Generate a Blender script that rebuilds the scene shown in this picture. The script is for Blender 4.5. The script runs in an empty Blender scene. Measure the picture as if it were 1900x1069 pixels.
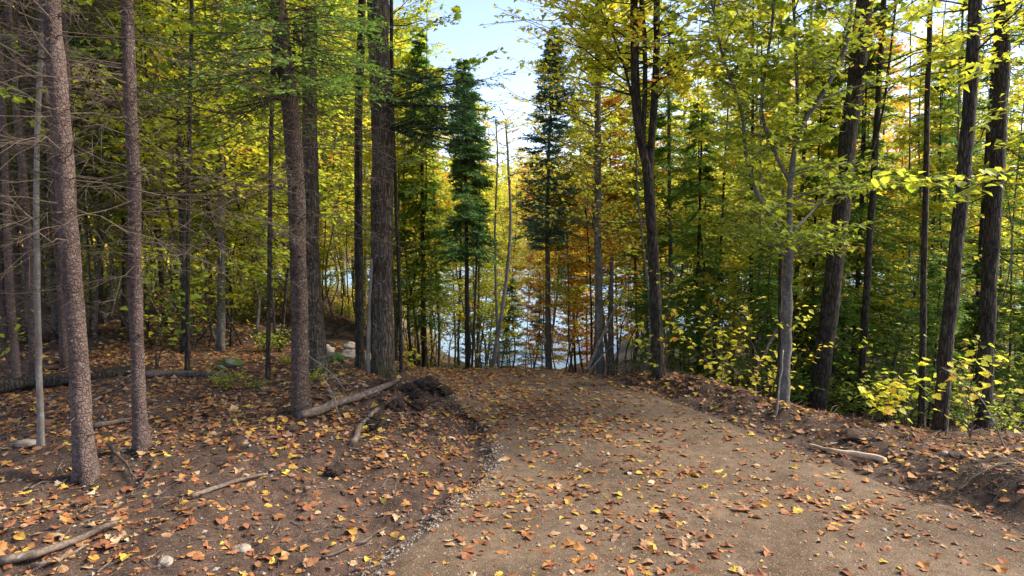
import bpy, math, random
import numpy as np
from mathutils import Vector
R = math.radians
SC = bpy.context.scene
random.seed(7)
rs = np.random.RandomState(11)

# ------------------------------------------------------------------ camera
F = 1267.0; CX, CY = 950.0, 534.5; PITCH = R(-5.0); CAMZ = 2.3
cam_d = bpy.data.cameras.new('camera'); cam = bpy.data.objects.new('camera', cam_d)
SC.collection.objects.link(cam); SC.camera = cam
cam_d.sensor_width = 36; cam_d.lens = F / 1900 * 36; cam_d.clip_end = 3000; cam_d.clip_start = 0.05
cam.location = (0, 0, CAMZ); cam.rotation_euler = (R(90) + PITCH, 0, 0)
SC.render.resolution_x = 1024; SC.render.resolution_y = 576

# ------------------------------------------------------------------ sky, sun, exposure
SUN_EL, SUN_AZ = 41.0, 80.0        # azimuth clockwise from +Y (view direction) towards +X
w = bpy.data.worlds.new('World'); SC.world = w; w.use_nodes = True
nt = w.node_tree; nt.nodes.clear()
sky = nt.nodes.new('ShaderNodeTexSky'); sky.sky_type = 'NISHITA'; sky.sun_disc = False
sky.sun_elevation = R(SUN_EL); sky.sun_rotation = R(SUN_AZ)
sky.altitude = 300; sky.air_density = 1.0; sky.dust_density = 1.0; sky.ozone_density = 3.0
bg = nt.nodes.new('ShaderNodeBackground'); bg.inputs[1].default_value = 0.12
ow = nt.nodes.new('ShaderNodeOutputWorld')
tint = nt.nodes.new('ShaderNodeMix'); tint.data_type = 'RGBA'; tint.blend_type = 'MULTIPLY'; tint.inputs[0].default_value = 1; tint.inputs[7].default_value = (1.12, .95, .92, 1)
nt.links.new(sky.outputs[0], tint.inputs[6]); nt.links.new(tint.outputs[2], bg.inputs[0]); nt.links.new(bg.outputs[0], ow.inputs[0])
sl = bpy.data.lights.new('sun', 'SUN'); sl.energy = 3.7; sl.angle = R(24); sl.color = (1, 0.93, 0.80)
so = bpy.data.objects.new('sun', sl); SC.collection.objects.link(so)
sd = Vector((math.sin(R(SUN_AZ)) * math.cos(R(SUN_EL)), math.cos(R(SUN_AZ)) * math.cos(R(SUN_EL)), math.sin(R(SUN_EL))))
so.rotation_euler = sd.to_track_quat('Z', 'Y').to_euler(); so.location = (30, 10, 40)
SC.view_settings.view_transform = 'Standard'; SC.view_settings.look = 'None'
SC.view_settings.exposure = 1.72; SC.view_settings.gamma = 1.0
SC.cycles.use_denoising = True
SC.cycles.max_bounces = 7; SC.cycles.diffuse_bounces = 4; SC.cycles.transmission_bounces = 5
SC.cycles.glossy_bounces = 2; SC.cycles.transparent_max_bounces = 4
SC.cycles.sample_clamp_indirect = 6

# ------------------------------------------------------------------ numpy helpers
def ray(px, py):
    a = (px - CX) / F; b = (CY - py) / F
    cp, sp = math.cos(PITCH), math.sin(PITCH)
    y = cp - b * sp; z = sp + b * cp
    return np.array([a / y, 1.0, z / y])
def at(px, py, d):
    r = ray(px, py); return np.array([r[0] * d, d, CAMZ + r[2] * d])

def _hash(ix, iy, s):
    n = (ix * 374761393 + iy * 668265263 + s * 982451653) & 0x7fffffff
    n = ((n ^ (n >> 13)) * 1274126177) & 0x7fffffff
    return ((n ^ (n >> 16)) & 0xffff) / 65535.0
def vnoise(x, y, s=0):
    x = np.asarray(x, float); y = np.asarray(y, float)
    ix = np.floor(x).astype(np.int64); iy = np.floor(y).astype(np.int64)
    fx = x - ix; fy = y - iy; fx = fx * fx * (3 - 2 * fx); fy = fy * fy * (3 - 2 * fy)
    a = _hash(ix, iy, s); b = _hash(ix + 1, iy, s); c = _hash(ix, iy + 1, s); d = _hash(ix + 1, iy + 1, s)
    return (a * (1 - fx) + b * fx) * (1 - fy) + (c * (1 - fx) + d * fx) * fy - 0.5
def sstep(a, b, x):
    t = np.clip((x - a) / (b - a), 0, 1); return t * t * (3 - 2 * t)

CRX = [-200, -60, -14, -8, -4.5, -3, -1.7, .5, 2.6, 3.4, 5, 7, 9, 12, 60, 200]
CRY = [75, 60, 36, 28, 18, 13, 11.3, 11.1, 9.7, 8.5, 7.0, 5.5, 3.7, 1, -12, -20]
PLY = [-8, 0, 3, 4.5, 5.43, 6.52, 7.73, 9.2, 11.3, 13, 17]; PLX = [-2.2, -2, -1.5, -.92, -.51, -.15, -.32, -.9, -2.0, -3.3, -6]
PRY = [-8, 0, 3, 4, 5.18, 5.86, 7, 8.16, 9.5, 10.9, 13, 17]; PRX = [6.5, 5.2, 4.5, 4.2, 3.9, 3.5, 3.03, 2.55, 1.95, 1.2, -.6, -4]
def path_w(x, y):
    """signed distance-ish: >0 inside the path"""
    l = np.interp(y, PLY, PLX); r = np.interp(y, PRY, PRX)
    return np.minimum(x - l, r - x) * np.where((y > -8) & (y < 17), 1, 0) - np.where((y > -8) & (y < 17), 0, 5)
LAKE = -3.7
def H(x, y):
    x = np.asarray(x, float); y = np.asarray(y, float)
    pw = path_w(x, y) + 0.10 * vnoise(x * 2.2, y * 2.2, 3)
    inp = sstep(-0.12, 0.12, pw)
    off = 1 - inp
    s = y - np.interp(x, CRX, CRY)
    s = s * np.interp(x, [-60, -10, -3, 2, 6, 20], [.5, .6, 1, 1, .62, .33])
    drop = np.interp(s, [-1, 0, .6, 2, 9, 18, 24, 60], [0, -.03, -.18, -.62, -2.4, -3.6, -4.3, -6])
    z = drop
    z = z + 0.38 * np.exp(-((x - 1.2) / 1.0) ** 2 - ((y - 16) / 1.5) ** 2)
    # bank left of the path
    dl = np.interp(y, PLY, PLX) - x
    left = (dl > 0) & (y < 40)
    z = z + np.where(left, 0.16 * sstep(0.05, 1.5, dl) - 0.05 * np.exp(-((dl - .18) / .15) ** 2), 0) * sstep(20, 12, y)
    # berm on the right
    dr = x - np.interp(y, PRY, PRX)
    z = z + np.where(dr > 0, 0.22 * sstep(0.1, 0.8, dr), 0) * sstep(14, 10, y) * sstep(3.0, 0.0, s)
    # left floor gently undulating
    z = z + off * (0.30 * vnoise(x * .25, y * .25, 5) + 0.14 * vnoise(x * .8, y * .8, 6)) * sstep(1, 5, np.hypot(x, y)) * sstep(0, 1.2, -pw)
    near = sstep(40, 14, np.hypot(x, y))
    z = z + off * near * (0.085 * vnoise(x * 2.6, y * 2.6, 7) + 0.055 * vnoise(x * 6.1, y * 6.1, 8) + 0.035 * vnoise(x * 13, y * 13, 9))
    z = z + inp * near * (0.045 * vnoise(x * 1.3, y * .8, 12) + 0.014 * vnoise(x * 7, y * 7, 13) + 0.008 * vnoise(x * 15, y * 15, 14))
    # wheel pressed dips on the path
    g1 = np.exp(-((x + 1.25) / .42) ** 2 - ((y - 8.85) / .28) ** 2); g2 = np.exp(-((x + 1.4) / .3) ** 2 - ((y - 7.75) / .22) ** 2)
    z = z + g1 * (.20 + .16 * vnoise(x * 7, y * 7, 55) + .10 * vnoise(x * 16, y * 16, 56)) + g2 * (.13 + .14 * vnoise(x * 8, y * 8, 57) + .08 * vnoise(x * 18, y * 18, 58))
    # far shore hills
    far = sstep(100, 118, y + 0.25 * np.abs(x - 30) + 10 * vnoise(x * .03, 0 * x, 21))
    hill = -3.2 + np.clip(y - 112, 0, 260) * 0.11 + 7 * vnoise(x * .015, y * .015, 20)
    z = z * (1 - far) + far * hill
    return z
def hz(x, y): return float(H(np.array([x]), np.array([y]))[0])
def hit(px, py):
    r = ray(px, py); t = 1.5
    while t < 200:
        if CAMZ + r[2] * t < hz(r[0] * t, t): break
        t += 0.05
    return np.array([r[0] * t, t, hz(r[0] * t, t)])

class MB:
    """collects vertices, quads and triangles plus one random value per vertex; links them as ONE mesh"""
    def __init__(s): s.v = []; s.q = []; s.t = []; s.a = []; s.n = 0
    def add(s, V, Q=None, T=None, A=None):
        V = np.asarray(V, float).reshape(-1, 3)
        s.v.append(V); s.a.append(np.full(len(V), .5) if A is None else np.asarray(A, float))
        if Q is not None and len(Q): s.q.append(np.asarray(Q, np.int64) + s.n)
        if T is not None and len(T): s.t.append(np.asarray(T, np.int64) + s.n)
        s.n += len(V)
    def mesh(s, name, mat, off=(0, 0, 0), smooth=False):
        V = np.concatenate(s.v) - np.array(off); A = np.concatenate(s.a)
        q = np.concatenate(s.q) if s.q else np.zeros((0, 4), np.int64)
        t = np.concatenate(s.t) if s.t else np.zeros((0, 3), np.int64)
        m = bpy.data.meshes.new(name)
        m.vertices.add(len(V)); m.vertices.foreach_set('co', V.astype(np.float32).ravel())
        nl = q.size + t.size; m.loops.add(nl)
        m.loops.foreach_set('vertex_index', np.concatenate([q.ravel(), t.ravel()]).astype(np.int32))
        m.polygons.add(len(q) + len(t))
        st = np.concatenate([np.arange(len(q)) * 4, q.size + np.arange(len(t)) * 3])
        m.polygons.foreach_set('loop_start', st.astype(np.int32))
        m.polygons.foreach_set('use_smooth', np.full(len(q) + len(t), smooth))
        at_ = m.attributes.new('rnd', 'FLOAT', 'POINT'); at_.data.foreach_set('value', A.astype(np.float32))
        m.update(); m.validate()
        if mat: m.materials.append(mat)
        return m
    def obj(s, name, mat, parent=None, off=(0, 0, 0), smooth=False):
        o = bpy.data.objects.new(name, s.mesh(name, mat, off, smooth)); SC.collection.objects.link(o)
        if parent is not None: o.parent = parent
        else: o.location = off
        return o

def tag(o, label=None, cat=None, group=None, kind=None):
    if label: o['label'] = label
    if cat: o['category'] = cat
    if group: o['group'] = group
    if kind: o['kind'] = kind
    return o
def empty(name, loc, label, cat, group=None):
    o = bpy.data.objects.new(name, None); SC.collection.objects.link(o); o.location = loc
    o.empty_display_size = .1
    return tag(o, label, cat, group)

def norm(v): return v / np.maximum(np.linalg.norm(v, axis=-1, keepdims=True), 1e-9)
def tube(mb, pts, rad, n=8, wob=0, a=.5, cap=True, seed=0, flare=0):
    P = np.asarray(pts, float); r = np.broadcast_to(np.asarray(rad, float), (len(P),))
    T = norm(np.gradient(P, axis=0)); ref = np.array([0, 0, 1.]) if abs(T[:, 2].mean()) < .7 else np.array([1., 0, 0])
    U = norm(np.cross(T, ref)); W = np.cross(T, U)
    th = np.arange(n) * 2 * math.pi / n
    rr = r[:, None] * np.ones((1, n))
    if wob:
        L = np.concatenate([[0], np.cumsum(np.linalg.norm(np.diff(P, axis=0), axis=1))])
        rr = rr * (1 + wob * (vnoise(th[None] * 1.1 + seed * 3.3, L[:, None] * 4 + seed, 31) + vnoise(th[None] * 2.7, L[:, None] * 11 + seed, 32)))
    if flare:
        L = np.concatenate([[0], np.cumsum(np.linalg.norm(np.diff(P, axis=0), axis=1))])
        rr = rr * (1 + flare * np.exp(-L / .16)[:, None] * (1 + .6 * np.cos(th[None] * 3 + seed) + .3 * np.cos(th[None] * 5 + seed * 2)))
    V = P[:, None] + rr[..., None] * (np.cos(th)[None, :, None] * U[:, None] + np.sin(th)[None, :, None] * W[:, None])
    k = len(P); i = np.arange(k - 1)[:, None] * n; j = np.arange(n)[None]; j2 = (j + 1) % n
    Q = np.stack([i + j, i + j2, i + n + j2, i + n + j], -1).reshape(-1, 4)
    V = V.reshape(-1, 3); Tt = None
    if cap:
        V = np.concatenate([V, P[:1], P[-1:]]); m = k * n
        Tt = np.concatenate([np.stack([np.full(n, m), j2[0], j[0]], -1), np.stack([np.full(n, m + 1), (k - 1) * n + j[0], (k - 1) * n + j2[0]], -1)])
    mb.add(V, Q, Tt, np.full(len(V), a))
def sticks(mb, P0, P1, r0, r1, A=None):
    """many thin three sided twigs at once"""
    P0 = np.asarray(P0); P1 = np.asarray(P1); n = len(P0)
    if n == 0: return
    T = norm(P1 - P0); ref = np.where(np.abs(T[:, 2:3]) < .8, np.array([[0, 0, 1.]]), np.array([[1., 0, 0]]))
    U = norm(np.cross(T, ref)); W = np.cross(T, U)
    r0 = np.broadcast_to(r0, (n,))[:, None]; r1 = np.broadcast_to(r1, (n,))[:, None]
    V = []
    for P, r in ((P0, r0), (P1, r1)):
        for a in (0, 2.0944, 4.18879): V.append(P + r * (math.cos(a) * U + math.sin(a) * W))
    V = np.stack(V, 1).reshape(-1, 3)
    b = (np.arange(n) * 6)[:, None]
    Q = np.concatenate([b + np.array([[0, 1, 4, 3]]), b + np.array([[1, 2, 5, 4]]), b + np.array([[2, 0, 3, 5]])])
    mb.add(V, Q, None, np.repeat(rs.rand(n) if A is None else A, 6))
def cards(mb, tpl, P, D, N, S, A):
    """place template (verts (k,3): x along leaf, y across, z normal; faces) at P, direction D, normal N, size S"""
    tv, tq, tt = tpl; P = np.asarray(P); n = len(P)
    if n == 0: return
    D = norm(np.asarray(D)); N = np.asarray(N); N = norm(N - (N * D).sum(1, keepdims=True) * D); B = np.cross(N, D)
    S = np.broadcast_to(S, (n,))
    V = P[:, None] + S[:, None, None] * (tv[None, :, 0:1] * D[:, None] + tv[None, :, 1:2] * B[:, None] + tv[None, :, 2:3] * N[:, None])
    k = len(tv); b = (np.arange(n) * k)[:, None, None]
    Q = (b + tq[None]).reshape(-1, 4) if tq is not None else None
    T = (b + tt[None]).reshape(-1, 3) if tt is not None else None
    mb.add(V.reshape(-1, 3), Q, T, np.repeat(A, k))
def fan(outline, curl=0, cz=0.0):
    o = np.array(outline, float); z = curl * (o[:, 1:2] ** 2) * 2 - curl * .5 * (o[:, 0:1] - .5) ** 2
    v = np.concatenate([[[.45, 0, cz]], np.concatenate([o, z], 1)])
    k = len(o); t = np.array([[0, i + 1, (i + 1) % k + 1] for i in range(k)])
    return v, None, t
half = [(-.22, .015), (0, .02), (-.10, .22), (.02, .34), (.12, .33), (.20, .52), (.36, .44), (.48, .50), (.52, .30), (.66, .25), (.76, .24), (.88, .09)]
def sym(h, tip): return h + [tip] + [(x, -y) for x, y in h[::-1]]
T_MAPLE = [fan(sym(half, (1.02, 0)), c, .02) for c in (.15, -.3, .4, .6)]
oak = [(-.2, .015), (0, .03), (.08, .16), (.2, .10), (.3, .27), (.42, .14), (.55, .30), (.66, .15), (.8, .20), (.9, .1)]
T_OAK = [fan(sym(oak, (1.0, 0)), c, .02) for c in (.3, -.3)]
oval = [(-.12, .012), (0, .02), (.12, .2), (.3, .33), (.5, .35), (.7, .26), (.87, .11)]
T_OVAL = [fan(sym(oval, (1.0, 0)), c, .0) for c in (.3, -.4, .7)]
def lowleaf(wd, fold):
    v = np.array([[0, 0, 0], [.35, wd, fold], [1, 0, .02], [.35, -wd, fold]], float)
    return v, None, np.array([[0, 2, 1], [0, 3, 2]])
T_LOW = lowleaf(.42, .12)
T_STAR = (np.array([[0, 0, 0], [.1, .45, .05], [.45, .25, 0], [1, 0, -.08], [.45, -.25, 0], [.1, -.45, .05]], float), None,
          np.array([[0, 2, 1], [0, 3, 2], [0, 4, 3], [0, 5, 4]]))
T_BLADE = (np.array([[0, 0, 0], [.4, .5, 0], [1, 0, 0], [.4, -.5, 0]], float), np.array([[0, 3, 2, 1]]), None)

# ------------------------------------------------------------------ materials
def mat(name, rough=.85):
    m = bpy.data.materials.new(name); m.use_nodes = True; n = m.node_tree; n.nodes.clear()
    out = n.nodes.new('ShaderNodeOutputMaterial'); b = n.nodes.new('ShaderNodeBsdfPrincipled')
    b.inputs['Roughness'].default_value = rough; b.inputs['Specular IOR Level'].default_value = .25
    n.links.new(b.outputs[0], out.inputs[0]); return m, n, b, out
def ramp(n, stops, src=None, mode='LINEAR'):
    r = n.nodes.new('ShaderNodeValToRGB'); r.color_ramp.interpolation = mode; e = r.color_ramp.elements
    while len(e) > 1: e.remove(e[-1])
    e[0].position = stops[0][0]; e[0].color = (*stops[0][1], 1)
    for p, c in stops[1:]: x = e.new(p); x.color = (*c, 1)
    if src is not None: n.links.new(src, r.inputs[0])
    return r
def noise(n, scale, detail=4, rough=.55, vec=None, dist=0):
    t = n.nodes.new('ShaderNodeTexNoise'); t.inputs['Scale'].default_value = scale; t.inputs['Detail'].default_value = detail
    t.inputs['Roughness'].default_value = rough; t.inputs['Distortion'].default_value = dist
    if vec is not None: n.links.new(vec, t.inputs['Vector'])
    return t
def coords(n, sc=(1, 1, 1)):
    c = n.nodes.new('ShaderNodeTexCoord'); m = n.nodes.new('ShaderNodeMapping'); m.inputs['Scale'].default_value = sc
    n.links.new(c.outputs['Object'], m.inputs[0]); return m.outputs[0]
def mix(n, a, b, fac, mode='MIX'):
    m = n.nodes.new('ShaderNodeMix'); m.data_type = 'RGBA'; m.blend_type = mode
    for s, v in ((6, a), (7, b), (0, fac)):
        if isinstance(v, (int, float)): m.inputs[s].default_value = v
        elif isinstance(v, tuple): m.inputs[s].default_value = (*v, 1)
        else: n.links.new(v, m.inputs[s])
    return m.outputs[2]
def bump(n, b, h, st, dist=.01):
    x = n.nodes.new('ShaderNodeBump'); x.inputs['Strength'].default_value = st; x.inputs['Distance'].default_value = dist
    n.links.new(h, x.inputs['Height']); n.links.new(x.outputs[0], b.inputs['Normal']); return x
def attr(n):
    a = n.nodes.new('ShaderNodeAttribute'); a.attribute_name = 'rnd'; return a.outputs['Fac']

def leaf_mat(name, stops, trans=.55, rough=.55, mode='LINEAR', tmul=1.35):
    m, n, b, out = mat(name, rough)
    a = attr(n); oi = n.nodes.new('ShaderNodeObjectInfo')
    nz = noise(n, 1.3, 2, .5, coords(n))
    s = n.nodes.new('ShaderNodeMath'); s.operation = 'MULTIPLY_ADD'; n.links.new(nz.outputs[0], s.inputs[0]); s.inputs[1].default_value = .5
    n.links.new(a, s.inputs[2])
    s2 = n.nodes.new('ShaderNodeMath'); s2.operation = 'MULTIPLY_ADD'; n.links.new(oi.outputs['Random'], s2.inputs[0]); s2.inputs[1].default_value = .22
    n.links.new(s.outputs[0], s2.inputs[2])
    s3 = n.nodes.new('ShaderNodeMath'); s3.operation = 'SUBTRACT'; n.links.new(s2.outputs[0], s3.inputs[0]); s3.inputs[1].default_value = .36
    r = ramp(n, stops, s3.outputs[0], mode)
    n.links.new(r.outputs[0], b.inputs['Base Color'])
    if trans:
        t = n.nodes.new('ShaderNodeBsdfTranslucent'); mu = mix(n, r.outputs[0], (tmul, tmul, tmul * .8), 1.0, 'MULTIPLY')
        n.links.new(mu, t.inputs[0]); ms = n.nodes.new('ShaderNodeMixShader'); ms.inputs[0].default_value = trans
        n.links.new(b.outputs[0], ms.inputs[1]); n.links.new(t.outputs[0], ms.inputs[2]); n.links.new(ms.outputs[0], out.inputs[0])
    return m
G1, G2, G3 = (.09, .15, .02), (.22, .29, .03), (.39, .42, .045)
Y1, Y2, Y3 = (.48, .50, .04), (.70, .58, .06), (.72, .50, .06)
O1, O2, RD = (.62, .24, .03), (.48, .13, .02), (.35, .04, .02)
M_LGREEN = leaf_mat('green_leaf', [(0, G1), (.35, G2), (.7, G3), (1, Y1)])
M_LYG = leaf_mat('yellow_green_leaf', [(0, G2), (.3, G3), (.6, Y1), (.85, Y2), (1, O1)])
M_LYEL = leaf_mat('yellow_leaf', [(0, G3), (.25, Y1), (.55, Y2), (.85, Y3), (1, O1)])
M_LOR = leaf_mat('orange_leaf', [(0, Y2), (.3, Y3), (.6, O1), (.85, O2), (1, RD)])
M_FIR = leaf_mat('fir_needle', [(0, (.035, .095, .030)), (.5, (.075, .17, .055)), (1, (.15, .26, .06))], .33, .6)
M_SPR = leaf_mat('spruce_needle', [(0, (.06, .14, .11)), (.5, (.12, .24, .18)), (1, (.20, .32, .18))], .25, .6)
M_HEM = leaf_mat('hemlock_needle', [(0, (.055, .12, .020)), (.5, (.12, .23, .035)), (1, (.25, .33, .045))], .42, .6)
M_DRY = leaf_mat('dry_needle', [(0, (.06, .045, .02)), (1, (.14, .10, .04))], .1, .8)
FALL = [(0, (.27, .11, .06)), (.18, (.36, .165, .085)), (.34, (.42, .25, .16)), (.48, (.31, .13, .065)), (.58, (.46, .22, .08)), (.70, (.50, .35, .24)),
        (.80, (.55, .32, .07)), (.87, (.60, .44, .08)), (.93, (.22, .09, .05)), (1, (.56, .46, .35))]
def litter_mat(name, stops, v=1.0):
    m, n, b, out = mat(name, .7)
    a = attr(n); r = ramp(n, stops, a, 'CONSTANT'); nz = noise(n, 30, 3, .6, coords(n))
    c = mix(n, r.outputs[0], (.16, .07, .035), ramp(n, [(.5, (0, 0, 0)), (.72, (.6, .6, .6))], nz.outputs[0]).outputs[0])
    c = mix(n, c, (v, v, v), 1.0, 'MULTIPLY')
    n.links.new(c, b.inputs['Base Color'])
    t = n.nodes.new('ShaderNodeBsdfTranslucent'); n.links.new(c, t.inputs[0]); ms = n.nodes.new('ShaderNodeMixShader'); ms.inputs[0].default_value = .2
    n.links.new(b.outputs[0], ms.inputs[1]); n.links.new(t.outputs[0], ms.inputs[2]); n.links.new(ms.outputs[0], out.inputs[0])
    return m
M_LIT = litter_mat('fallen_leaf', [(p, (c[0] * .92, c[1] * .86, c[2] * .66)) for p, c in FALL], .92)
M_FLOORLIT = litter_mat('forest_floor_leaf', [(0, (.13, .06, .03)), (.25, (.22, .11, .05)), (.42, (.30, .16, .08)), (.55, (.18, .08, .04)), (.66, (.42, .22, .06)), (.76, (.40, .30, .18)), (.84, (.55, .34, .05)), (.93, (.10, .05, .03))])

def bark(name, c0, c1, c2, zs=.25, sc=26, lich=.0, moss=False, st=.6, furrow=False, vz=.16, vs=30, fm=.85, lc=(.42, .42, .38)):
    m, n, b, out = mat(name, .9)
    v = coords(n, (1, 1, zs)); nz = noise(n, sc, 6, .65, v, .4)
    big = noise(n, 2.2, 3, .5, coords(n))
    r = ramp(n, [(.25, c0), (.5, c1), (.72, c2)], nz.outputs[0]); c = r.outputs[0]; h = nz.outputs[0]
    if furrow:
        vo = n.nodes.new('ShaderNodeTexVoronoi'); vo.feature = 'DISTANCE_TO_EDGE'; vo.inputs['Scale'].default_value = vs
        v2 = coords(n, (1, 1, vz)); dn = noise(n, 14, 3, .5, v2); vv = n.nodes.new('ShaderNodeVectorMath'); vv.operation = 'MULTIPLY_ADD'
        vv.inputs[1].default_value = (.05, .05, .05); n.links.new(dn.outputs[1], vv.inputs[0]); n.links.new(v2, vv.inputs[2])
        n.links.new(vv.outputs[0], vo.inputs['Vector'])
        fr = ramp(n, [(0, (.18, .18, .18)), (.16, (1, 1, 1))], vo.outputs[0])
        c = mix(n, c, fr.outputs[0], fm, 'MULTIPLY'); h = mix(n, nz.outputs[0], fr.outputs[0], .7)
    c = mix(n, c, mix(n, c, (.5, .45, .42), 1.0, 'MULTIPLY'), ramp(n, [(.45, (0, 0, 0)), (.7, (1, 1, 1))], big.outputs[0]).outputs[0])
    if lich:
        l = noise(n, 16, 5, .7, coords(n, (1, 1, 1.6))); lr = ramp(n, [(.60 - lich * .1, (0, 0, 0)), (.70, (.5, .5, .5))], l.outputs[0])
        c = mix(n, c, lc, lr.outputs[0])
    if moss:
        tc = n.nodes.new('ShaderNodeTexCoord'); sx = n.nodes.new('ShaderNodeSeparateXYZ'); n.links.new(tc.outputs['Object'], sx.inputs[0])
        mr = n.nodes.new('ShaderNodeMapRange'); mr.inputs[1].default_value = .0; mr.inputs[2].default_value = .42; mr.inputs[3].default_value = .75; mr.inputs[4].default_value = 0
        n.links.new(sx.outputs[2], mr.inputs[0]); mu = n.nodes.new('ShaderNodeMath'); mu.operation = 'MULTIPLY'; n.links.new(mr.outputs[0], mu.inputs[0])
        n.links.new(ramp(n, [(.4, (0, 0, 0)), (.6, (1, 1, 1))], noise(n, 9, 4, .6, coords(n)).outputs[0]).outputs[0], mu.inputs[1])
        c = mix(n, c, (.06, .075, .02), mu.outputs[0])
    n.links.new(c, b.inputs['Base Color']); bump(n, b, h, st, .02); return m
B_SPR = bark('red_spruce_bark', (.06, .038, .030), (.13, .088, .072), (.22, .16, .135), 1.6, 22, .5, st=.8, lc=(.27, .245, .215), furrow=True, vz=.75, vs=38, fm=.32)
B_SPRB = bark('brown_spruce_bark', (.04, .027, .020), (.10, .070, .052), (.19, .142, .112), 1.3, 24, .3, st=.9, lc=(.26, .23, .19), furrow=True, vz=.6, vs=42, fm=.4)
B_MAP = bark('maple_bark', (.04, .029, .019), (.105, .078, .052), (.18, .14, .10), .2, 24, .25, True, 1.0, True)
B_DRK = bark('dark_bark', (.020, .016, .011), (.052, .042, .030), (.12, .098, .072), .22, 30, .3, st=1.0, lc=(.14, .13, .10), furrow=True)
B_GRY = bark('grey_bark', (.05, .045, .036), (.11, .098, .08), (.19, .175, .145), .35, 22, .5, st=.6)
B_LGT = bark('light_grey_bark', (.10, .09, .072), (.19, .165, .135), (.30, .27, .22), .4, 20, .5, st=.5)
B_TWG = bark('dead_twig', (.045, .032, .022), (.085, .062, .043), (.14, .107, .078), .6, 14, 0, st=.3)
B_DEAD = bark('weathered_wood', (.06, .043, .03), (.13, .095, .07), (.22, .17, .13), 1, 30, .2, st=.7)
B_SPLIT = bark('split_wood', (.35, .22, .12), (.58, .42, .27), (.70, .56, .40), 1, 18, 0, st=.5)
def stone_mat(name, a, b_, moss=0):
    m, n, b, out = mat(name, .85); nz = noise(n, 9, 6, .65, coords(n)); r = ramp(n, [(.3, a), (.7, b_)], nz.outputs[0]); c = r.outputs[0]
    if moss:
        c = mix(n, c, (.045, .08, .015), ramp(n, [(.42, (0, 0, 0)), (.52, (1, 1, 1))], noise(n, 4, 4, .6, coords(n)).outputs[0]).outputs[0])
    n.links.new(c, b.inputs['Base Color']); bump(n, b, nz.outputs[0], .5, .02); return m
M_STN = stone_mat('field_stone', (.17, .135, .10), (.33, .28, .22)); M_MOSS = stone_mat('mossy_stone', (.10, .09, .07), (.2, .18, .14), 1)
M_GRAV = stone_mat('pale_gravel', (.15, .12, .09), (.34, .285, .225))
def soil_mat(name, c0, c1, c2, spk, sc=1.0, st=.8):
    m, n, b, out = mat(name, .95); v = coords(n)
    big = noise(n, .9, 4, .6, v); mid = noise(n, 9 * sc, 6, .7, v); fine = noise(n, 85 * sc, 4, .75, v)
    c = ramp(n, [(.3, c0), (.5, c1), (.7, c2)], mid.outputs[0]).outputs[0]
    c = mix(n, c, mix(n, c, (.55, .52, .50), 1.0, 'MULTIPLY'), ramp(n, [(.4, (0, 0, 0)), (.62, (1, 1, 1))], big.outputs[0]).outputs[0])
    c = mix(n, c, spk, ramp(n, [(.56, (0, 0, 0)), (.66, (.85, .85, .85))], fine.outputs[0]).outputs[0])
    c = mix(n, c, c0, ramp(n, [(.32, (.9, .9, .9)), (.42, (0, 0, 0))], fine.outputs[0]).outputs[0])
    n.links.new(c, b.inputs['Base Color']); h = mix(n, mid.outputs[0], fine.outputs[0], .45); bump(n, b, h, st, .03); return m
M_GRND = soil_mat('forest_ground', (.034, .020, .013), (.076, .045, .030), (.118, .075, .051), (.20, .15, .11))
M_SOIL = soil_mat('loose_soil', (.034, .020, .013), (.076, .045, .030), (.118, .075, .051), (.20, .15, .11))
M_PATH = soil_mat('path_gravel', (.078, .050, .029), (.140, .092, .055), (.185, .126, .080), (.30, .235, .165), .9, .8)

# ------------------------------------------------------------------ terrain, path, water
def axis(lo, fa, fb, hi, step, g=1.09):
    c = list(np.arange(fa, fb + 1e-6, step)); s = step; x = fb
    while x < hi: s = min(s * g, 14); x += s; c.append(x)
    s = step; x = fa; pre = []
    while x > lo: s = min(s * g, 14); x -= s; pre.append(x)
    return np.array(pre[::-1] + c)
gx = axis(-340, -5.5, 6.5, 420, .05); gy = axis(-60, 3.2, 12.2, 520, .05)
X, Y = np.meshgrid(gx, gy); PW = path_w(X, Y)
Z = H(X, Y) - 0.05 * sstep(0.10, 0.22, PW)
n = M_GRND.node_tree; b = [q_ for q_ in n.nodes if q_.type == 'BSDF_PRINCIPLED'][0]; src = b.inputs['Base Color'].links[0].from_socket
tc = n.nodes.new('ShaderNodeTexCoord'); sx = n.nodes.new('ShaderNodeSeparateXYZ'); n.links.new(tc.outputs['Object'], sx.inputs[0])
mr = n.nodes.new('ShaderNodeMapRange'); mr.inputs[1].default_value = 30; mr.inputs[2].default_value = 55; n.links.new(sx.outputs[1], mr.inputs[0])
gr = ramp(n, [(.3, (.09, .10, .03)), (.5, (.17, .14, .05)), (.7, (.24, .18, .08))], noise(n, .35, 5, .7, coords(n)).outputs[0])
n.links.new(mix(n, src, gr.outputs[0], mr.outputs[0]), b.inputs['Base Color'])
mb = MB(); nx, ny = len(gx), len(gy)
i = np.arange(ny - 1)[:, None] * nx; j = np.arange(nx - 1)[None]
mb.add(np.stack([X, Y, Z], -1), np.stack([i + j, i + j + 1, i + nx + j + 1, i + nx + j], -1).reshape(-1, 4))
tag(mb.obj('ground', M_GRND, smooth=True), 'brown forest soil, banks and far hillside round the lake', 'ground', kind='structure')
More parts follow.
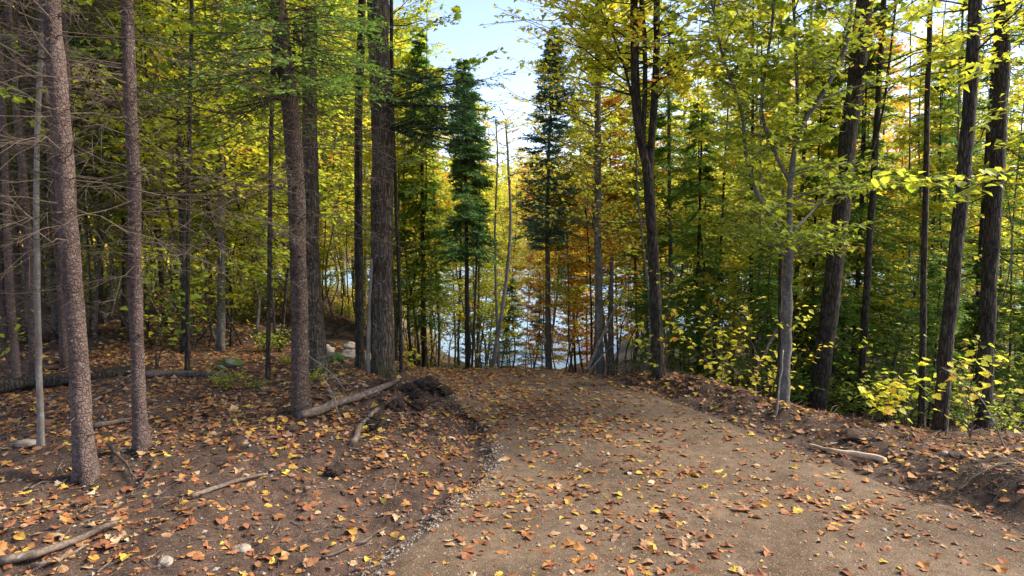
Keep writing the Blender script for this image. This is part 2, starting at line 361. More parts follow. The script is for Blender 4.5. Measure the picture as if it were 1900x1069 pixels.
def ribbon(name, L, Rr, ys, n, mat_, label):
    mb = MB(); ys = np.array(ys); u = np.linspace(0, 1, n)
    l = L(ys) ; r = Rr(ys)
    Xp = l[:, None] * (1 - u) + r[:, None] * u; Yp = ys[:, None] + 0 * Xp
    jit = 0.10 * vnoise(Xp * 3, Yp * 3, 40) + .05 * vnoise(Xp * 9, Yp * 9, 41)
    edge = np.abs(u * 2 - 1)[None] ** 12
    Xp = Xp + jit * edge
    Zp = H(Xp, Yp) + .004 - .035 * (np.abs(u * 2 - 1)[None] ** 60)
    m, k = len(ys), n; i = np.arange(m - 1)[:, None] * k; j = np.arange(k - 1)[None]
    mb.add(np.stack([Xp, Yp, Zp], -1), np.stack([i + j, i + j + 1, i + k + j + 1, i + k + j], -1).reshape(-1, 4))
    return tag(mb.obj(name, mat_, smooth=True), label, 'path', kind='structure')
ribbon('path', lambda y: np.interp(y, PLY, PLX), lambda y: np.interp(y, PRY, PRX), np.concatenate([np.arange(-7.5, 3.5, .2), np.arange(3.5, 14, .05)]), 110, M_PATH,
       'compacted brown gravel track strewn with leaves, bending down to the lake')
ribbon('path', lambda y: 0 * y + .55, lambda y: 0 * y + 2.1, np.arange(14.6, 17.6, .1), 24, M_PATH, 'pale bare patch of track between the trunks by the lake')
wm, n, b, out = mat('lake_water', .30); b.inputs['Base Color'].default_value = (.22, .33, .42, 1); b.inputs['IOR'].default_value = 1.5; b.inputs['Specular IOR Level'].default_value = .6  # pale blue base: part of the sky reflection is painted into the water colour
nz = noise(n, 3.0, 4, .6, coords(n, (1, .35, 1))); bump(n, b, nz.outputs[0], .9, .12)
mb = MB(); mb.add([[-340, 8, LAKE], [420, 8, LAKE], [420, 240, LAKE], [-340, 240, LAKE]], [[0, 1, 2, 3]])
tag(mb.obj('lake_water', wm), 'pale blue lake reflecting the sky beyond the trees', 'lake', kind='structure')

# ------------------------------------------------------------------ growing things
UP = np.array([0, 0, 1.])
def rnd(n, a, b): return a + (b - a) * rs.rand(n)
def curve_axis(P0, D, L, sag, k=6, wig=.06):
    n = len(P0); t = np.linspace(0, 1, k)[None, :, None]
    A = P0[:, None] + D[:, None] * L[:, None, None] * t + UP * (np.asarray(sag) * L)[:, None, None] * t ** 2
    A[:, 1:] += (rs.rand(n, k - 1, 3) - .5) * (wig * L)[:, None, None]
    return A
def axis_sticks(mb, A, r0, r1):
    n, k, _ = A.shape; r0 = np.broadcast_to(r0, (n,))
    for i in range(k - 1):
        f0, f1 = i / (k - 1), (i + 1) / (k - 1)
        sticks(mb, A[:, i], A[:, i + 1], r0 * (1 - f0) + r1 * f0, r0 * (1 - f1) + r1 * f1)
def along(A, t):
    """points on axes A (n,k,3) at params t (n,m); tangents too"""
    n, k, _ = A.shape; x = np.clip(t, 0, .9999) * (k - 1); i = x.astype(int); f = (x - i)[..., None]; r = np.arange(n)[:, None]
    return A[r, i] * (1 - f) + A[r, i + 1] * f, norm(A[r, i + 1] - A[r, i])
def leafy(ml, mw, P0, D, L, m=9, q=5, size=.09, sag=-.05, tpl=T_LOW, r=.008, flat=.55, tw=.42, drop=0.0):
    P0 = np.asarray(P0); D = norm(np.asarray(D)); n = len(P0)
    A = curve_axis(P0, D, L, np.full(n, sag)); axis_sticks(mw, A, r * L ** .7 + .002, .0025)
    t = (np.arange(m)[None] + rs.rand(n, m)) / m * .85 + .15
    Pt, T = along(A, t); S = norm(np.cross(T, UP)) * np.where(np.arange(m) % 2, 1, -1)[None, :, None]
    TD = norm(T * .75 + S * .85 + (rs.rand(n, m, 3) - .5) * .6 + UP * .05)
    TL = (L[:, None] * tw * (1.15 - t) * rnd(n * m, .6, 1.3).reshape(n, m) + .05)
    E = Pt + TD * TL[..., None]
    sticks(mw, Pt.reshape(-1, 3), E.reshape(-1, 3), .0028, .0016)
    u = (np.arange(q)[None, None] + rs.rand(n, m, q)) / q
    LP = Pt[:, :, None] + (E - Pt)[:, :, None] * u[..., None] + (rs.rand(n, m, q, 3) - .5) * size * .9
    LP = LP.reshape(-1, 3); k = len(LP)
    if drop: keep = rs.rand(k) > drop; LP = LP[keep]; k = len(LP)
    az = rs.rand(k) * 6.283; LD = np.stack([np.cos(az), np.sin(az), rnd(k, -.9, .15)], 1)
    LN = np.stack([(rs.rand(k) - .5) * 2 * flat, (rs.rand(k) - .5) * 2 * flat, np.ones(k)], 1)
    cards(ml, tpl, LP, LD, LN + .001, size * rnd(k, .55, 1.25), np.clip(np.repeat(rs.rand(n) * .5, k // n + 1)[:k] + rs.rand(k) * .5, 0, 1))
def needly(ml, mw, P0, D, L, m=24, q=6, bl=.085, wd=.30, sag=-.12, r=.009, tw=.42, keep=1.0):
    P0 = np.asarray(P0); D = norm(np.asarray(D)); n = len(P0)
    A = curve_axis(P0, D, L, np.full(n, sag), wig=.04); axis_sticks(mw, A, r * L ** .8 + .002, .002)
    t = (np.arange(m)[None] + rs.rand(n, m)) / m * .88 + .12
    Pt, T = along(A, t); S = norm(np.cross(T, UP)) * np.where(np.arange(m) % 2, 1, -1)[None, :, None]
    TD = norm(T * .8 + S * .8 + (rs.rand(n, m, 3) - .5) * .8 - UP * .05)
    TL = L[:, None] * tw * (1.1 - t) * rnd(n * m, .6, 1.2).reshape(n, m) + .04
    E = Pt + TD * TL[..., None]; sticks(mw, Pt.reshape(-1, 3), E.reshape(-1, 3), .0022, .001)
    u = (np.arange(q)[None, None] + rs.rand(n, m, q)) / q
    LP = (Pt[:, :, None] + (E - Pt)[:, :, None] * u[..., None]).reshape(-1, 3); k = len(LP)
    TDr = np.repeat(TD.reshape(-1, 3), q, 0); Sr = norm(np.cross(TDr, UP)) * np.where(rs.rand(k) > .5, 1, -1)[:, None]
    LD = norm(TDr + Sr * rnd(k, .2, 1.0)[:, None] + (rs.rand(k, 3) - .5) * .9); LN = UP[None] + (rs.rand(k, 3) - .5) * 1.8
    if keep < 1: s_ = rs.rand(k) < keep; LP, LD, LN = LP[s_], LD[s_], LN[s_]; k = len(LP)
    V = MB(); tv = T_BLADE[0] * np.array([1, wd, 1])
    cards(ml, (tv, T_BLADE[1], None), LP, LD, LN, bl * rnd(k, .6, 1.3), rs.rand(k) * .7 + .15 * (LP[:, 2] % 1.0) + .1)
def deadwood(mw, P0, D, L, m=9, q=5, sag=-.25, r=.005, tw=.45):
    """bare dead conifer branches with twigs and twiglets"""
    P0 = np.asarray(P0); D = norm(np.asarray(D)); n = len(P0)
    A = curve_axis(P0, D, L, sag, k=8, wig=.05); axis_sticks(mw, A, r * L ** .6, .0018)
    t = (np.arange(m)[None] + rs.rand(n, m)) / m * .85 + .15
    Pt, T = along(A, t); S = norm(np.cross(T, UP)) * np.where(rs.rand(m) > .5, 1, -1)[None, :, None]
    TD = norm(T * .8 + S * .8 + (rs.rand(n, m, 3) - .5) * .9 - UP * .1)
    TL = L[:, None] * tw * (1.1 - t) * rnd(n * m, .4, 1.3).reshape(n, m) + .03
    B = curve_axis(Pt.reshape(-1, 3), TD.reshape(-1, 3), TL.ravel(), rnd(n * m, -.3, .2), k=4, wig=.1)
    axis_sticks(mw, B, .0020, .0009)
    if q:
        t2 = rs.rand(n * m, q) * .8 + .2; P2, T2 = along(B, t2)
        D2 = norm(T2 + (rs.rand(n * m, q, 3) - .5) * 1.8); L2 = (TL.ravel()[:, None] * .35 * rs.rand(n * m, q) + .03)
        sticks(mw, P2.reshape(-1, 3), (P2 + D2 * L2[..., None]).reshape(-1, 3), .0017, .001)

def smoothline(pts, step=.14):
    P = np.asarray(pts, float)
    for _ in range(2):
        Q = [P[0]]
        for a, b_ in zip(P[:-1], P[1:]): Q += [a * .75 + b_ * .25, a * .25 + b_ * .75]
        Q.append(P[-1]); P = np.array(Q)
    L = np.concatenate([[0], np.cumsum(np.linalg.norm(np.diff(P, axis=0), axis=1))]); k = max(4, int(L[-1] / step))
    s = np.linspace(0, L[-1], k); return np.stack([np.interp(s, L, P[:, i]) for i in range(3)], 1), s / L[-1]
class Trunk:
    def __init__(s, pts, w0, w1, n=14, step=.14, wob=.10, flare=.35, seed=0, mw=None):
        s.P, s.t = smoothline(pts, step); s.r = w0 / 2 + (w1 - w0) / 2 * s.t; s.mw = mw or MB()
        k = len(s.P); s.P[:, 0] += .12 * w0 * vnoise(s.t * 17, 0 * s.t + seed, 51); s.P[:, 1] += .12 * w0 * vnoise(s.t * 15, 0 * s.t + seed, 52)
        tube(s.mw, s.P, s.r, n, wob, seed=seed, flare=flare)
    def z(s, z):
        z = np.asarray(z); return np.stack([np.interp(z, s.P[:, 2], s.P[:, 0]), np.interp(z, s.P[:, 2], s.P[:, 1]), z], -1)
    def rad(s, z): return np.interp(z, s.P[:, 2], s.r)
def radial(n, droop=(-.3, .1), az=None):
    a = rs.rand(n) * 6.283 if az is None else az
    return norm(np.stack([np.cos(a), np.sin(a), rnd(n, *droop)], 1))
def px_trunk(px, d, w0, w1, ext=0.0, base=None, **kw):
    """px: list of (x, y[, depth]) on the photograph from base to top"""
    P = [at(p[0], p[1], p[2] if len(p) > 2 else d) for p in px]
    w0 *= .82; w1 *= .82; k = w0 * d / F; b0 = P[0].copy()
    if base is None: base = hz(b0[0], b0[1])
    if P[0][2] > base - .02:
        dirn = (P[1] - P[0]) / max(1e-6, (P[1] - P[0])[2]); P.insert(0, P[0] + dirn * (base - .05 - P[0][2]))
    if ext: P.append(P[-1] + norm(P[-1] - P[-2] + np.array([0, 0, .3])) * ext)
    return Trunk(P, k, w1 * d / F, **kw)

PROTO = {}
def finish(name, label, cat, tr, bmat, crown=None, cmat=None, group=None, crownname='crown', parts=()):
    b0 = tr.P[0] + np.array([0, 0, .03]); e = empty(name, b0, label, cat, group)
    tr.mw.obj('trunk', bmat, e, b0, True)
    if crown is not None and crown.n: crown.obj(crownname, cmat, e, b0)
    for nm, m_, mt in parts:
        if m_.n: m_.obj(nm, mt, e, b0)
    return e
def knots(tr, z0, z1, n):
    z = rnd(n, z0, z1); P = tr.z(z); D = radial(n, (-.5, .3)); r = tr.rad(z)
    sticks(tr.mw, P + D * r[:, None] * .8, P + D * (r[:, None] + rnd(n, .006, .07)[:, None]), rnd(n, .005, .016), .003)

# ------------------------------------------------------------------ named trees of the photograph
def hero_spruce(px, d, w0, w1, label, ext=6, dead=(1.2, 5.6, 60, .6, 1.9), crown=None, seed=0, bmat=None, cm=None, name='spruce_tree', cl=1.5, cdens=26):
    tr = px_trunk(px, d, w0, w1, ext, n=22, step=.06, wob=.12, flare=.42, seed=seed)
    zb = tr.P[0][2]; zt = tr.P[-1][2]
    knots(tr, zb + .3, min(zt, zb + 6), 60)
    dw = MB(); a, b_, n, l0, l1 = dead
    z = rnd(n, zb + a, zb + b_); D = radial(n, (-.25, .22)); P = tr.z(z); sg = np.where(rs.rand(n) > .6, rnd(n, .1, .35), rnd(n, -.35, 0))
    deadwood(dw, P, D, rnd(n, l0, l1), sag=sg)
    cr = MB()
    if crown:
        c0 = zb + crown; n = int((zt - c0) * cdens); z = np.sort(c0 + (zt - c0) * rs.rand(n) ** 1.15); f = (z - c0) / (zt - c0)
        needly(cr, dw, tr.z(z), radial(n, (-.25, .15)), cl * (1 - f) ** .8 * rnd(n, .6, 1.1) + .15, m=26, q=9, bl=.052)
    return finish(name, label, 'tree', tr, bmat or B_SPR, cr, cm or M_HEM, parts=[('dead_branch_tangle', dw, B_TWG)]), tr
dA = hit(157, 888)[1]; dB = hit(262, 838)[1]; dD = hit(557, 768)[1]; dE = hit(592, 694)[1]; dF = hit(706, 698)[1]
print('depths', dA, dB, dD, dE, dF)
SPA = hero_spruce([(160, 888), (140, 600), (118, 300), (95, 0)], dA, 43, 27, 'reddish leaning spruce trunk with pale scar at its foot, nearest on the left', 5, (1.9, 5.8, 90, .5, 1.9), 5.2, 1, cdens=20, cl=1.2)
def scar(root, tr, px, py, d, h):
    p = at(px, py, d); z = np.linspace(p[2] - h / 2, p[2] + h / 2, 9); C = tr.z(z); P = C + np.array([(p[0] - C[4][0]), -tr.rad(z[4]) * .93, 0]); f = np.sin(np.linspace(0.05, 3.09, 9))
    mb = MB(); tube(mb, P, f * .016, 8, .3); b0 = tr.P[0] + np.array([0, 0, .03]); o = mb.obj('bark_scar', B_SPLIT, root, b0, True); o['label'] = 'pale torn scar in the bark'
scar(SPA[0], SPA[1], 163, 862, dA, .17)
hero_spruce([(262, 840), (253, 600), (247, 300), (235, 0)], dB, 30, 20, 'slim straight reddish spruce trunk just right of the leaning one', 5, (1.6, 6.0, 95, .5, 1.9), 5.8, 2, cdens=20, cl=1.2)
hero_spruce([(557, 768), (557, 560), (547, 250), (515, 0)], dD, 38, 36, 'reddish spruce with dark needled crown low at the top, beside the fallen log', 5, (1.9, 6.0, 80, .5, 1.7), 3.4, 3, bmat=B_SPRB, cdens=44, cl=1.25)
tE = px_trunk([(592, 694), (578, 520), (576, 250), (572, 0)], dE, 38, 24, 6, n=22, step=.1, wob=.14, flare=.6, seed=4)
dw = MB(); z = rnd(26, 3, 8); deadwood(dw, tE.z(z), radial(26), rnd(26, .5, 1.6)); cr = MB(); z = rnd(90, 6, 11); needly(cr, dw, tE.z(z), radial(90), rnd(90, .5, 1.6))
finish('hemlock_tree', 'grey brown trunk partly hidden behind the dark crowned spruce', 'tree', tE, B_MAP, cr, M_FIR, parts=[('dead_branch_tangle', dw, B_TWG)])

def hardwood(px, d, w0, w1, label, ext=5, bmat=None, cmat=None, c0=3.5, nb=40, bl=(.6, 1.8), size=.085, seed=0, forks=(), name='maple_tree', n=16, m=9, q=5, drop=0., tpl=T_LOW, wob=.14, flare=.5, step=.1, up=(.05, .7), zone=None):
    tr = px_trunk(px, d, w0, w1, ext, n=n, step=step, wob=wob, flare=flare, seed=seed); stems = [tr]
    for k, (fp, fw0, fw1, fe) in enumerate(forks):
        P = [at(p[0], p[1], p[2] if len(p) > 2 else d) for p in fp]; P.append(P[-1] + norm(P[-1] - P[-2] + np.array([0, 0, .15])) * fe)
        stems.append(Trunk(P, fw0 * .85 * d / F, fw1 * .85 * d / F, n=10, step=step, wob=.1, flare=0, seed=seed + k + 1, mw=tr.mw))
    cr = MB(); zb = tr.P[0][2]
    L = [len(s_.P) * (s_.P[-1][2] > zb + c0) for s_ in stems]
    for s_ in stems:
        k = max(3, int(nb * len(s_.P) / max(1, sum(L)))) if s_.P[-1][2] > zb + c0 else 0
        if not k: continue
        lo = max(zb + c0, s_.P[0][2] + .3); z = rnd(k, lo, max(lo + .3, s_.P[-1][2]))
        leafy(cr, tr.mw, s_.z(z), radial(k, up), rnd(k, *bl), m=m, q=q, size=size, drop=drop, tpl=tpl)
    return finish(name, label, 'tree', tr, bmat or B_GRY, cr, cmat or M_LYG)
hardwood([(708, 700), (708, 560), (712, 300), (702, 0)], dF, 52, 40, 'thick furrowed maple trunk with moss at its foot, left of the track', 6, B_MAP, M_LYG, 6.2, 60, (1, 2.6), n=44, step=.05, wob=.10, flare=.35, seed=5)
hardwood([(77, 832), (70, 600), (66, 300), (80, 0)], hit(77, 832)[1], 14, 8, 'thin pale grey sapling at the far left edge, before the leaning spruce', 2, B_LGT, M_LGREEN, 3.0, 14, (.4, 1.0), seed=6, n=8)
hardwood([(497, 708), (500, 500), (503, 200), (512, 0)], hit(497, 708)[1], 11, 8, 'thin blackish straight sapling left of the dark crowned spruce', 3, B_DRK, M_LYG, 4.5, 22, (.5, 1.4), seed=7, n=8)
hardwood([(347, 690), (349, 500), (351, 250), (356, 0)], hit(347, 690)[1], 10, 8, 'thin dark sapling right of the slim reddish spruce', 3, B_DRK, M_LGREEN, 3.2, 22, (.5, 1.5), seed=8, n=8)
hardwood([(668, 690), (665, 500), (664, 250), (672, 0)], hit(668, 690)[1] + .3, 20, 15, 'dark slim trunk standing close on the left of the furrowed maple', 4, B_DRK, M_LYG, 5, 26, (.6, 1.8), seed=9, n=10)
hardwood([(683, 693), (684, 600), (690, 480)], dF - .15, 10, 6, 'short pale stem leaning on the foot of the furrowed maple', 0, B_LGT, M_LYG, 9, 2, seed=10, n=7, flare=.1, name='sapling')
hardwood([(745, 692), (742, 600), (738, 450), (728, 200), (726, 0)], dF + .4, 9, 8, 'thin stem rising just right of the furrowed maple', 3, B_DRK, M_LGREEN, 5, 12, (.5, 1.4), seed=11, n=7, name='sapling')

def tall_conifer(px, d, w0, w1, label, c0, cl, dens, cm, bm=None, name='fir_tree', ext=0, dead=0, sag=-.12, m=24, q=6, bl=.085, pw=.75, seed=0, droop=(-.35, .05), keep=1.):
    tr = px_trunk(px, d, w0, w1, ext, n=12, step=.14, wob=.1, flare=.25, seed=seed); zb, zt = tr.P[0][2], tr.P[-1][2]
    c0z = at(0, c0, d)[2]; n = int((zt - c0z) * dens); z = c0z + (zt - c0z) * rs.rand(n); f = (z - c0z) / (zt - c0z)
    az = rs.rand(n) * 6.283; prof = (1 - f) ** pw * np.clip(f * 5 + .45, 0, 1) * np.clip(.85 + 1.3 * vnoise(z * 1.1 + seed, np.cos(az) * 1.2 + seed, 88) + .5 * vnoise(z * 3, az, 89), .3, 1.4); cr = MB(); dw = MB()
    needly(cr, dw, tr.z(z), radial(n, droop, az), cl * prof * rnd(n, .55, 1.15) + .08, m=m, q=q, bl=bl, sag=sag, keep=keep)
    if dead: z = rnd(dead, zb + 1, c0z); deadwood(dw, tr.z(z), radial(dead), rnd(dead, .3, .3 + cl * .8), q=3)
    return finish(name, label, 'tree', tr, bm or B_DRK, cr, cm, parts=[('dead_branch_tangle', dw, B_TWG)])
tall_conifer([(1018, 690), (1016, 500), (1017, 300), (1030, 55)], 16, 15, 2.5, 'tall narrow bluish spruce spire against the open sky by the lake', 470, .80, 60, M_SPR, B_GRY, 'spruce_tree', dead=26, seed=20, droop=(-.5, .5), bl=.09, m=20, q=5, sag=.1)
tall_conifer([(868, 690), (866, 500), (864, 300), (860, 110)], 14.5, 13, 3, 'dense dark green fir right of the furrowed maple, double stemmed at its foot', 480, .72, 62, M_FIR, B_DRK, seed=21, dead=14, droop=(-.5, .3))
tall_conifer([(788, 690), (785, 500), (783, 300), (780, 60)], 17, 13, 4, 'broad shadowy fir between the furrowed maple and the dense dark fir', 600, 1.3, 44, M_HEM, B_DRK, seed=22, dead=10, droop=(-.5, .2))
tall_conifer([(875, 690), (882, 560), (886, 430)], 14.3, 6, 4, 'thin second stem beside the dense dark fir', 470, .35, 12, M_FIR, seed=23, name='fir_sapling')
tall_conifer([(1298, 720), (1292, 560), (1298, 400), (1303, 190)], 14, 11, 3, 'slender fir right of the forked maple', 640, 1.25, 26, M_HEM, B_DRK, seed=24, dead=16)
tall_conifer([(1248, 720), (1245, 500), (1240, 220), (1242, 20)], 16, 12, 6, 'straight grey conifer stem close behind the forked maple', 560, 1.2, 20, M_HEM, B_GRY, seed=25, dead=20)
tall_conifer([(1210, 720), (1207, 500), (1204, 300), (1200, 150)], 18, 10, 5, 'grey conifer half hidden behind the forked maple trunk', 480, 1.1, 22, M_HEM, B_GRY, seed=26)
tall_conifer([(1068, 690), (1064, 600), (1060, 500), (1058, 455)], 21, 7, 2, 'small blue green fir standing against the water', 560, .95, 34, M_SPR, B_DRK, seed=27)

hardwood([(1112, 692), (1112, 560), (1108, 350), (1110, 60)], 12.3, 18, 12, 'slim straight maple with thin yellow leaves, left of the forked maple', 3, B_GRY, M_LYEL, 2.6, 135, (.5, 2.0), seed=30, size=.07, drop=.12, n=12, m=8, q=4)
hardwood([(1222, 704), (1218, 560), (1206, 380), (1203, 310), (1187, 262), (1180, 180), (1176, 0)], 10.1, 28, 11, 'forked black barked maple splitting into upright stems, right of the track', 3, B_DRK, M_LYG, 4.1, 190, (.6, 2.2), seed=31, size=.095, n=18, tpl=T_STAR, m=10, q=6,
         forks=[([(1204, 330), (1212, 230), (1218, 120), (1219, 0)], 17, 10, 3), ([(1192, 275), (1197, 180), (1197, 80), (1190, 0)], 11, 8, 2.5), ([(1178, 200), (1150, 90, 10.3), (1105, 0, 10.6)], 6, 4, 1.5)], flare=.3)
hardwood([(1454, 750), (1460, 620), (1464, 430)], 8.6, 25, 20, 'small maple with smooth trunk forking at head height into many stems', 0, B_GRY, M_LGREEN, 1.9, 185, (.35, 1.25), seed=35, size=.085, tpl=T_STAR, n=16, flare=.2, up=(.0, .6), m=8, q=5,
         forks=[([(1464, 440), (1466, 330), (1480, 240), (1530, 170), (1572, 90), (1580, 0)], 13, 6, 1), ([(1460, 440), (1405, 370), (1383, 290), (1378, 200), (1340, 110, 8.2), (1320, 0, 8)], 9, 4, 1),
                ([(1464, 335), (1430, 270), (1408, 200), (1432, 60), (1436, 0)], 8, 4, 1), ([(1478, 245), (1480, 160), (1475, 60), (1470, -20)], 8, 4, .8), ([(1468, 430), (1500, 400, 8.8), (1535, 360, 9.1)], 7, 3, .4)])
hardwood([(1520, 730), (1540, 560), (1568, 300), (1592, 120), (1606, 0)], 11.0, 40, 30, 'thick scaly trunk leaning right behind the small forked maple', 5, B_DRK, M_LYG, 5.2, 60, (.8, 2.4), seed=40, n=26, step=.07, flare=.3,
         forks=[([(1560, 308), (1592, 302), (1618, 285), (1638, 215), (1652, 100)], 6, 4, 1)])
hardwood([(1600, 700), (1606, 560), (1622, 330), (1634, 100), (1640, 0)], 11.6, 17, 9, 'slim wavering trunk between the leaning trunk and the right edge trunks', 3, B_DRK, M_LYG, 5, 24, (.6, 1.6), seed=41, n=10)
hardwood([(1745, 785), (1768, 520), (1800, 200), (1812, 0)], 8.4, 31, 22, 'thick dark trunk behind the yellow maple seedlings', 5, B_DRK, M_LYEL, 4.6, 50, (.8, 2.2), seed=42, n=22, step=.07, flare=.3)
hardwood([(1828, 700), (1838, 520), (1856, 200), (1860, 0)], 9.6, 34, 25, 'thickest trunk at the far right edge of the woods', 5, B_DRK, M_LYG, 5.2, 50, (.8, 2.2), seed=43, n=22, step=.07, flare=.3)
hardwood([(1710, 780), (1712, 600), (1716, 400), (1722, 150)], 10.0, 15, 9, 'thin trunk left of the thick dark trunk on the right', 3, B_DRK, M_LYG, 5, 20, (.5, 1.4), seed=44, n=9)
hardwood([(912, 690), (935, 560), (948, 440), (946, 350), (938, 220)], 14.5, 11, 4, 'crooked pale stem curving over the water view', 0, B_LGT, M_LYEL, 4.2, 12, (.4, 1.1), seed=45, n=8, size=.06, drop=.4, name='birch_tree', step=.1)
hardwood([(925, 690), (922, 600), (917, 440), (924, 300), (920, 220)], 14.8, 7, 3, 'thin twin stem just left of the crooked pale one', 0, B_LGT, M_LYEL, 4.2, 12, (.4, 1.), seed=46, n=8, size=.06, drop=.4, name='birch_tree')
hardwood([(1136, 700), (1134, 600), (1136, 470)], 13, 12, 8, 'short broken trunk right of the slim yellow leaved maple', 0, B_GRY, M_LOR, 2.6, 10, (.3, .9), seed=47, n=10, size=.06)
hardwood([(1098, 690), (1097, 560), (1092, 440), (1085, 380)], 12.9, 6, 3, 'thin dark sapling with rusty leaves, left of the slim maple', 0, B_DRK, M_LOR, 2.2, 16, (.3, .9), seed=48, n=8, size=.06, name='sapling')
hardwood([(1410, 740), (1408, 600), (1410, 400), (1412, 200)], 11.5, 7, 4, 'thin straight sapling left of the small forked maple', 1, B_GRY, M_LGREEN, 2.5, 22, (.4, 1.1), seed=49, n=8, name='sapling')
hardwood([(1446, 740), (1447, 600), (1449, 470)], 9.2, 11, 8, 'dark dead stem close behind the small forked maple', 0, B_DRK, M_LYG, 9, 1, seed=50, n=8, name='sapling')

def stick_obj(name, pts, r0, r1, bm, label, cat, wob=.2, n=9, twigs=0, tl=.25, seed=0):
    P, t = smoothline(pts, .06); mb = MB(); P[:, 2] += .015 * vnoise(t * 9, t * 0 + seed, 61); P[:, 0] += .03 * vnoise(t * 7, t * 0 + seed, 62)
    tube(mb, P, r0 + (r1 - r0) * t, n, wob, seed=seed)
    if twigs:
        i = rs.randint(1, len(P), twigs); D = norm((rs.rand(twigs, 3) - .4) * np.array([1, 1, .8])); deadwood(mb, P[i], D, rnd(twigs, tl * .4, tl), m=4, q=2)
    o = mb.obj(name, bm, None, P[0], True); return tag(o, label, cat)
def gp(px, py, up=.03): h = hit(px, py); h[2] += up; return h
def gpl(l, up=.03): return [gp(*p, up) for p in l]
stick_obj('leaning_stick', [at(1383, 738, 10.2), at(1405, 680, 10.4), at(1440, 610, 10.8)], .045, .03, B_DRK, 'dark dead stick leaning to the right before the small forked maple', 'stick', twigs=5, seed=1)
stick_obj('leaning_stick', [at(1088, 690, 11.9), at(1118, 620, 12.2), at(1148, 560, 12.5), at(1165, 520, 12.7)], .03, .015, B_LGT, 'pale bare stem leaning right across the slim yellow leaved maple', 'stick', twigs=5, seed=2)
stick_obj('leaning_stick', [at(1095, 690, 11.8), at(1120, 655, 12.1), at(1140, 640, 12.4)], .022, .012, B_LGT, 'short pale stick crossing low at the foot of the slim maple', 'stick', twigs=3, seed=3)
stick_obj('upright_stick', [gp(1440, 775, -.05), at(1448, 710, hit(1440, 775)[1]), at(1452, 650, hit(1440, 775)[1] + .1)], .013, .008, B_LGT, 'thin pale bare stick upright before the small forked maple', 'stick', seed=4)
stick_obj('upright_stick', [gp(1733, 792, -.05), at(1737, 740, hit(1733, 792)[1]), at(1738, 690, hit(1733, 792)[1])], .009, .006, B_SPLIT, 'thin pale stake beside the thick dark trunk on the right', 'stick', seed=5)
stick_obj('fallen_branch', gpl([(0, 1066), (90, 1035), (150, 1010), (215, 983)], .035), .032, .016, B_DEAD, 'long grey branch lying in the lower left corner', 'branch', seed=6)
stick_obj('fallen_branch', gpl([(60, 1066), (110, 1048), (158, 1024)], .02), .014, .009, B_DEAD, 'thin pale stick beside the long grey branch at lower left', 'branch', seed=7)
stick_obj('fallen_log', gpl([(560, 786), (610, 768), (660, 748), (700, 735), (738, 716)], .07), .05, .03, B_DEAD, 'grey fallen log at the foot of the dark crowned spruce', 'log', .25, 14, twigs=2, seed=8)
stick_obj('fallen_branch', gpl([(655, 835), (672, 792), (700, 768)], .04), .035, .02, B_DEAD, 'short crumbling branch below the grey fallen log', 'branch', .4, seed=9)
stick_obj('split_wood', gpl([(1503, 833), (1550, 845), (1600, 855), (1642, 862)], .03), .014, .03, B_SPLIT, 'long pale split piece of wood lying by the right edge of the track', 'wood', .35, 7, seed=10)
stick_obj('fallen_log', gpl([(-40, 735), (60, 722), (150, 716), (245, 703)], .10), .10, .08, B_DRK, 'dark rotting log lying behind the leaning spruce at far left', 'log', .25, 14, seed=11)
stick_obj('fallen_log', gpl([(270, 703), (330, 700), (420, 708)], .06), .055, .04, B_DEAD, 'low grey log on the forest floor right of the slim reddish spruce', 'log', .25, 12, seed=12)
stick_obj('fallen_branch', gpl([(175, 800), (215, 792), (250, 785)], .05), .03, .02, B_DEAD, 'short grey stick lying between the two reddish spruces', 'branch', seed=13)
stick_obj('fallen_branch', gpl([(200, 842), (228, 868), (252, 902)], .06), .014, .008, B_TWG, 'thin curved twig arching beside the leaning spruce foot', 'branch', seed=14)
stick_obj('fallen_branch', gpl([(288, 866), (272, 890), (262, 905)], .04), .014, .010, B_TWG, 'short dark twig before the slim reddish spruce', 'branch', seed=15)
stick_obj('fallen_branch', gpl([(355, 930), (430, 905), (500, 892)], .03), .02, .012, B_DEAD, 'brown stick among leaves below the slim spruce', 'branch', seed=16)
stick_obj('fallen_branch', gpl([(600, 1045), (660, 1025), (720, 985)], .02), .010, .006, B_TWG, 'thin dark root end along the lower left edge of the track', 'branch', seed=17)
stick_obj('fallen_branch', gpl([(1770, 925), (1830, 880), (1895, 862)], .05), .010, .006, B_TWG, 'thin curved twig over the tangled roots at right', 'branch', twigs=6, tl=.35, seed=18)
d_ = hit(1900, 830)[1]
stick_obj('bare_branch', [at(1870, 850, d_ + .1), at(1840, 760, d_), at(1780, 700, d_ + .2), at(1745, 680, d_ + .3)], .010, .004, B_LGT, 'long bare pale branch arching over the yellow seedlings', 'branch', twigs=5, tl=.3, seed=19)
stick_obj('floating_log', [at(1062, 656, 31), at(1085, 655, 31), at(1108, 655, 31)], .10, .08, B_DRK, 'dark log floating in the lake by the shore', 'log', seed=20)
for k, (a, b_, l) in enumerate([((640, 690), (565, 620), 'thin pale bare branch slanting up left across the spruce foot'), ((640, 725), (570, 660), 'second thin pale branch slanting below the first by the spruce'), ((625, 775), (600, 700), 'short bent twig standing by the grey fallen log')]):
    d0 = hit(*a)[1]; stick_obj('bare_branch', [gp(*a, 0), at((a[0] + b_[0]) / 2 + 8, (a[1] + b_[1]) / 2 - 4, d0 - .1), at(*b_, d0 - .3)], .009, .004, B_LGT, l, 'branch', twigs=6, tl=.3, seed=30 + k)

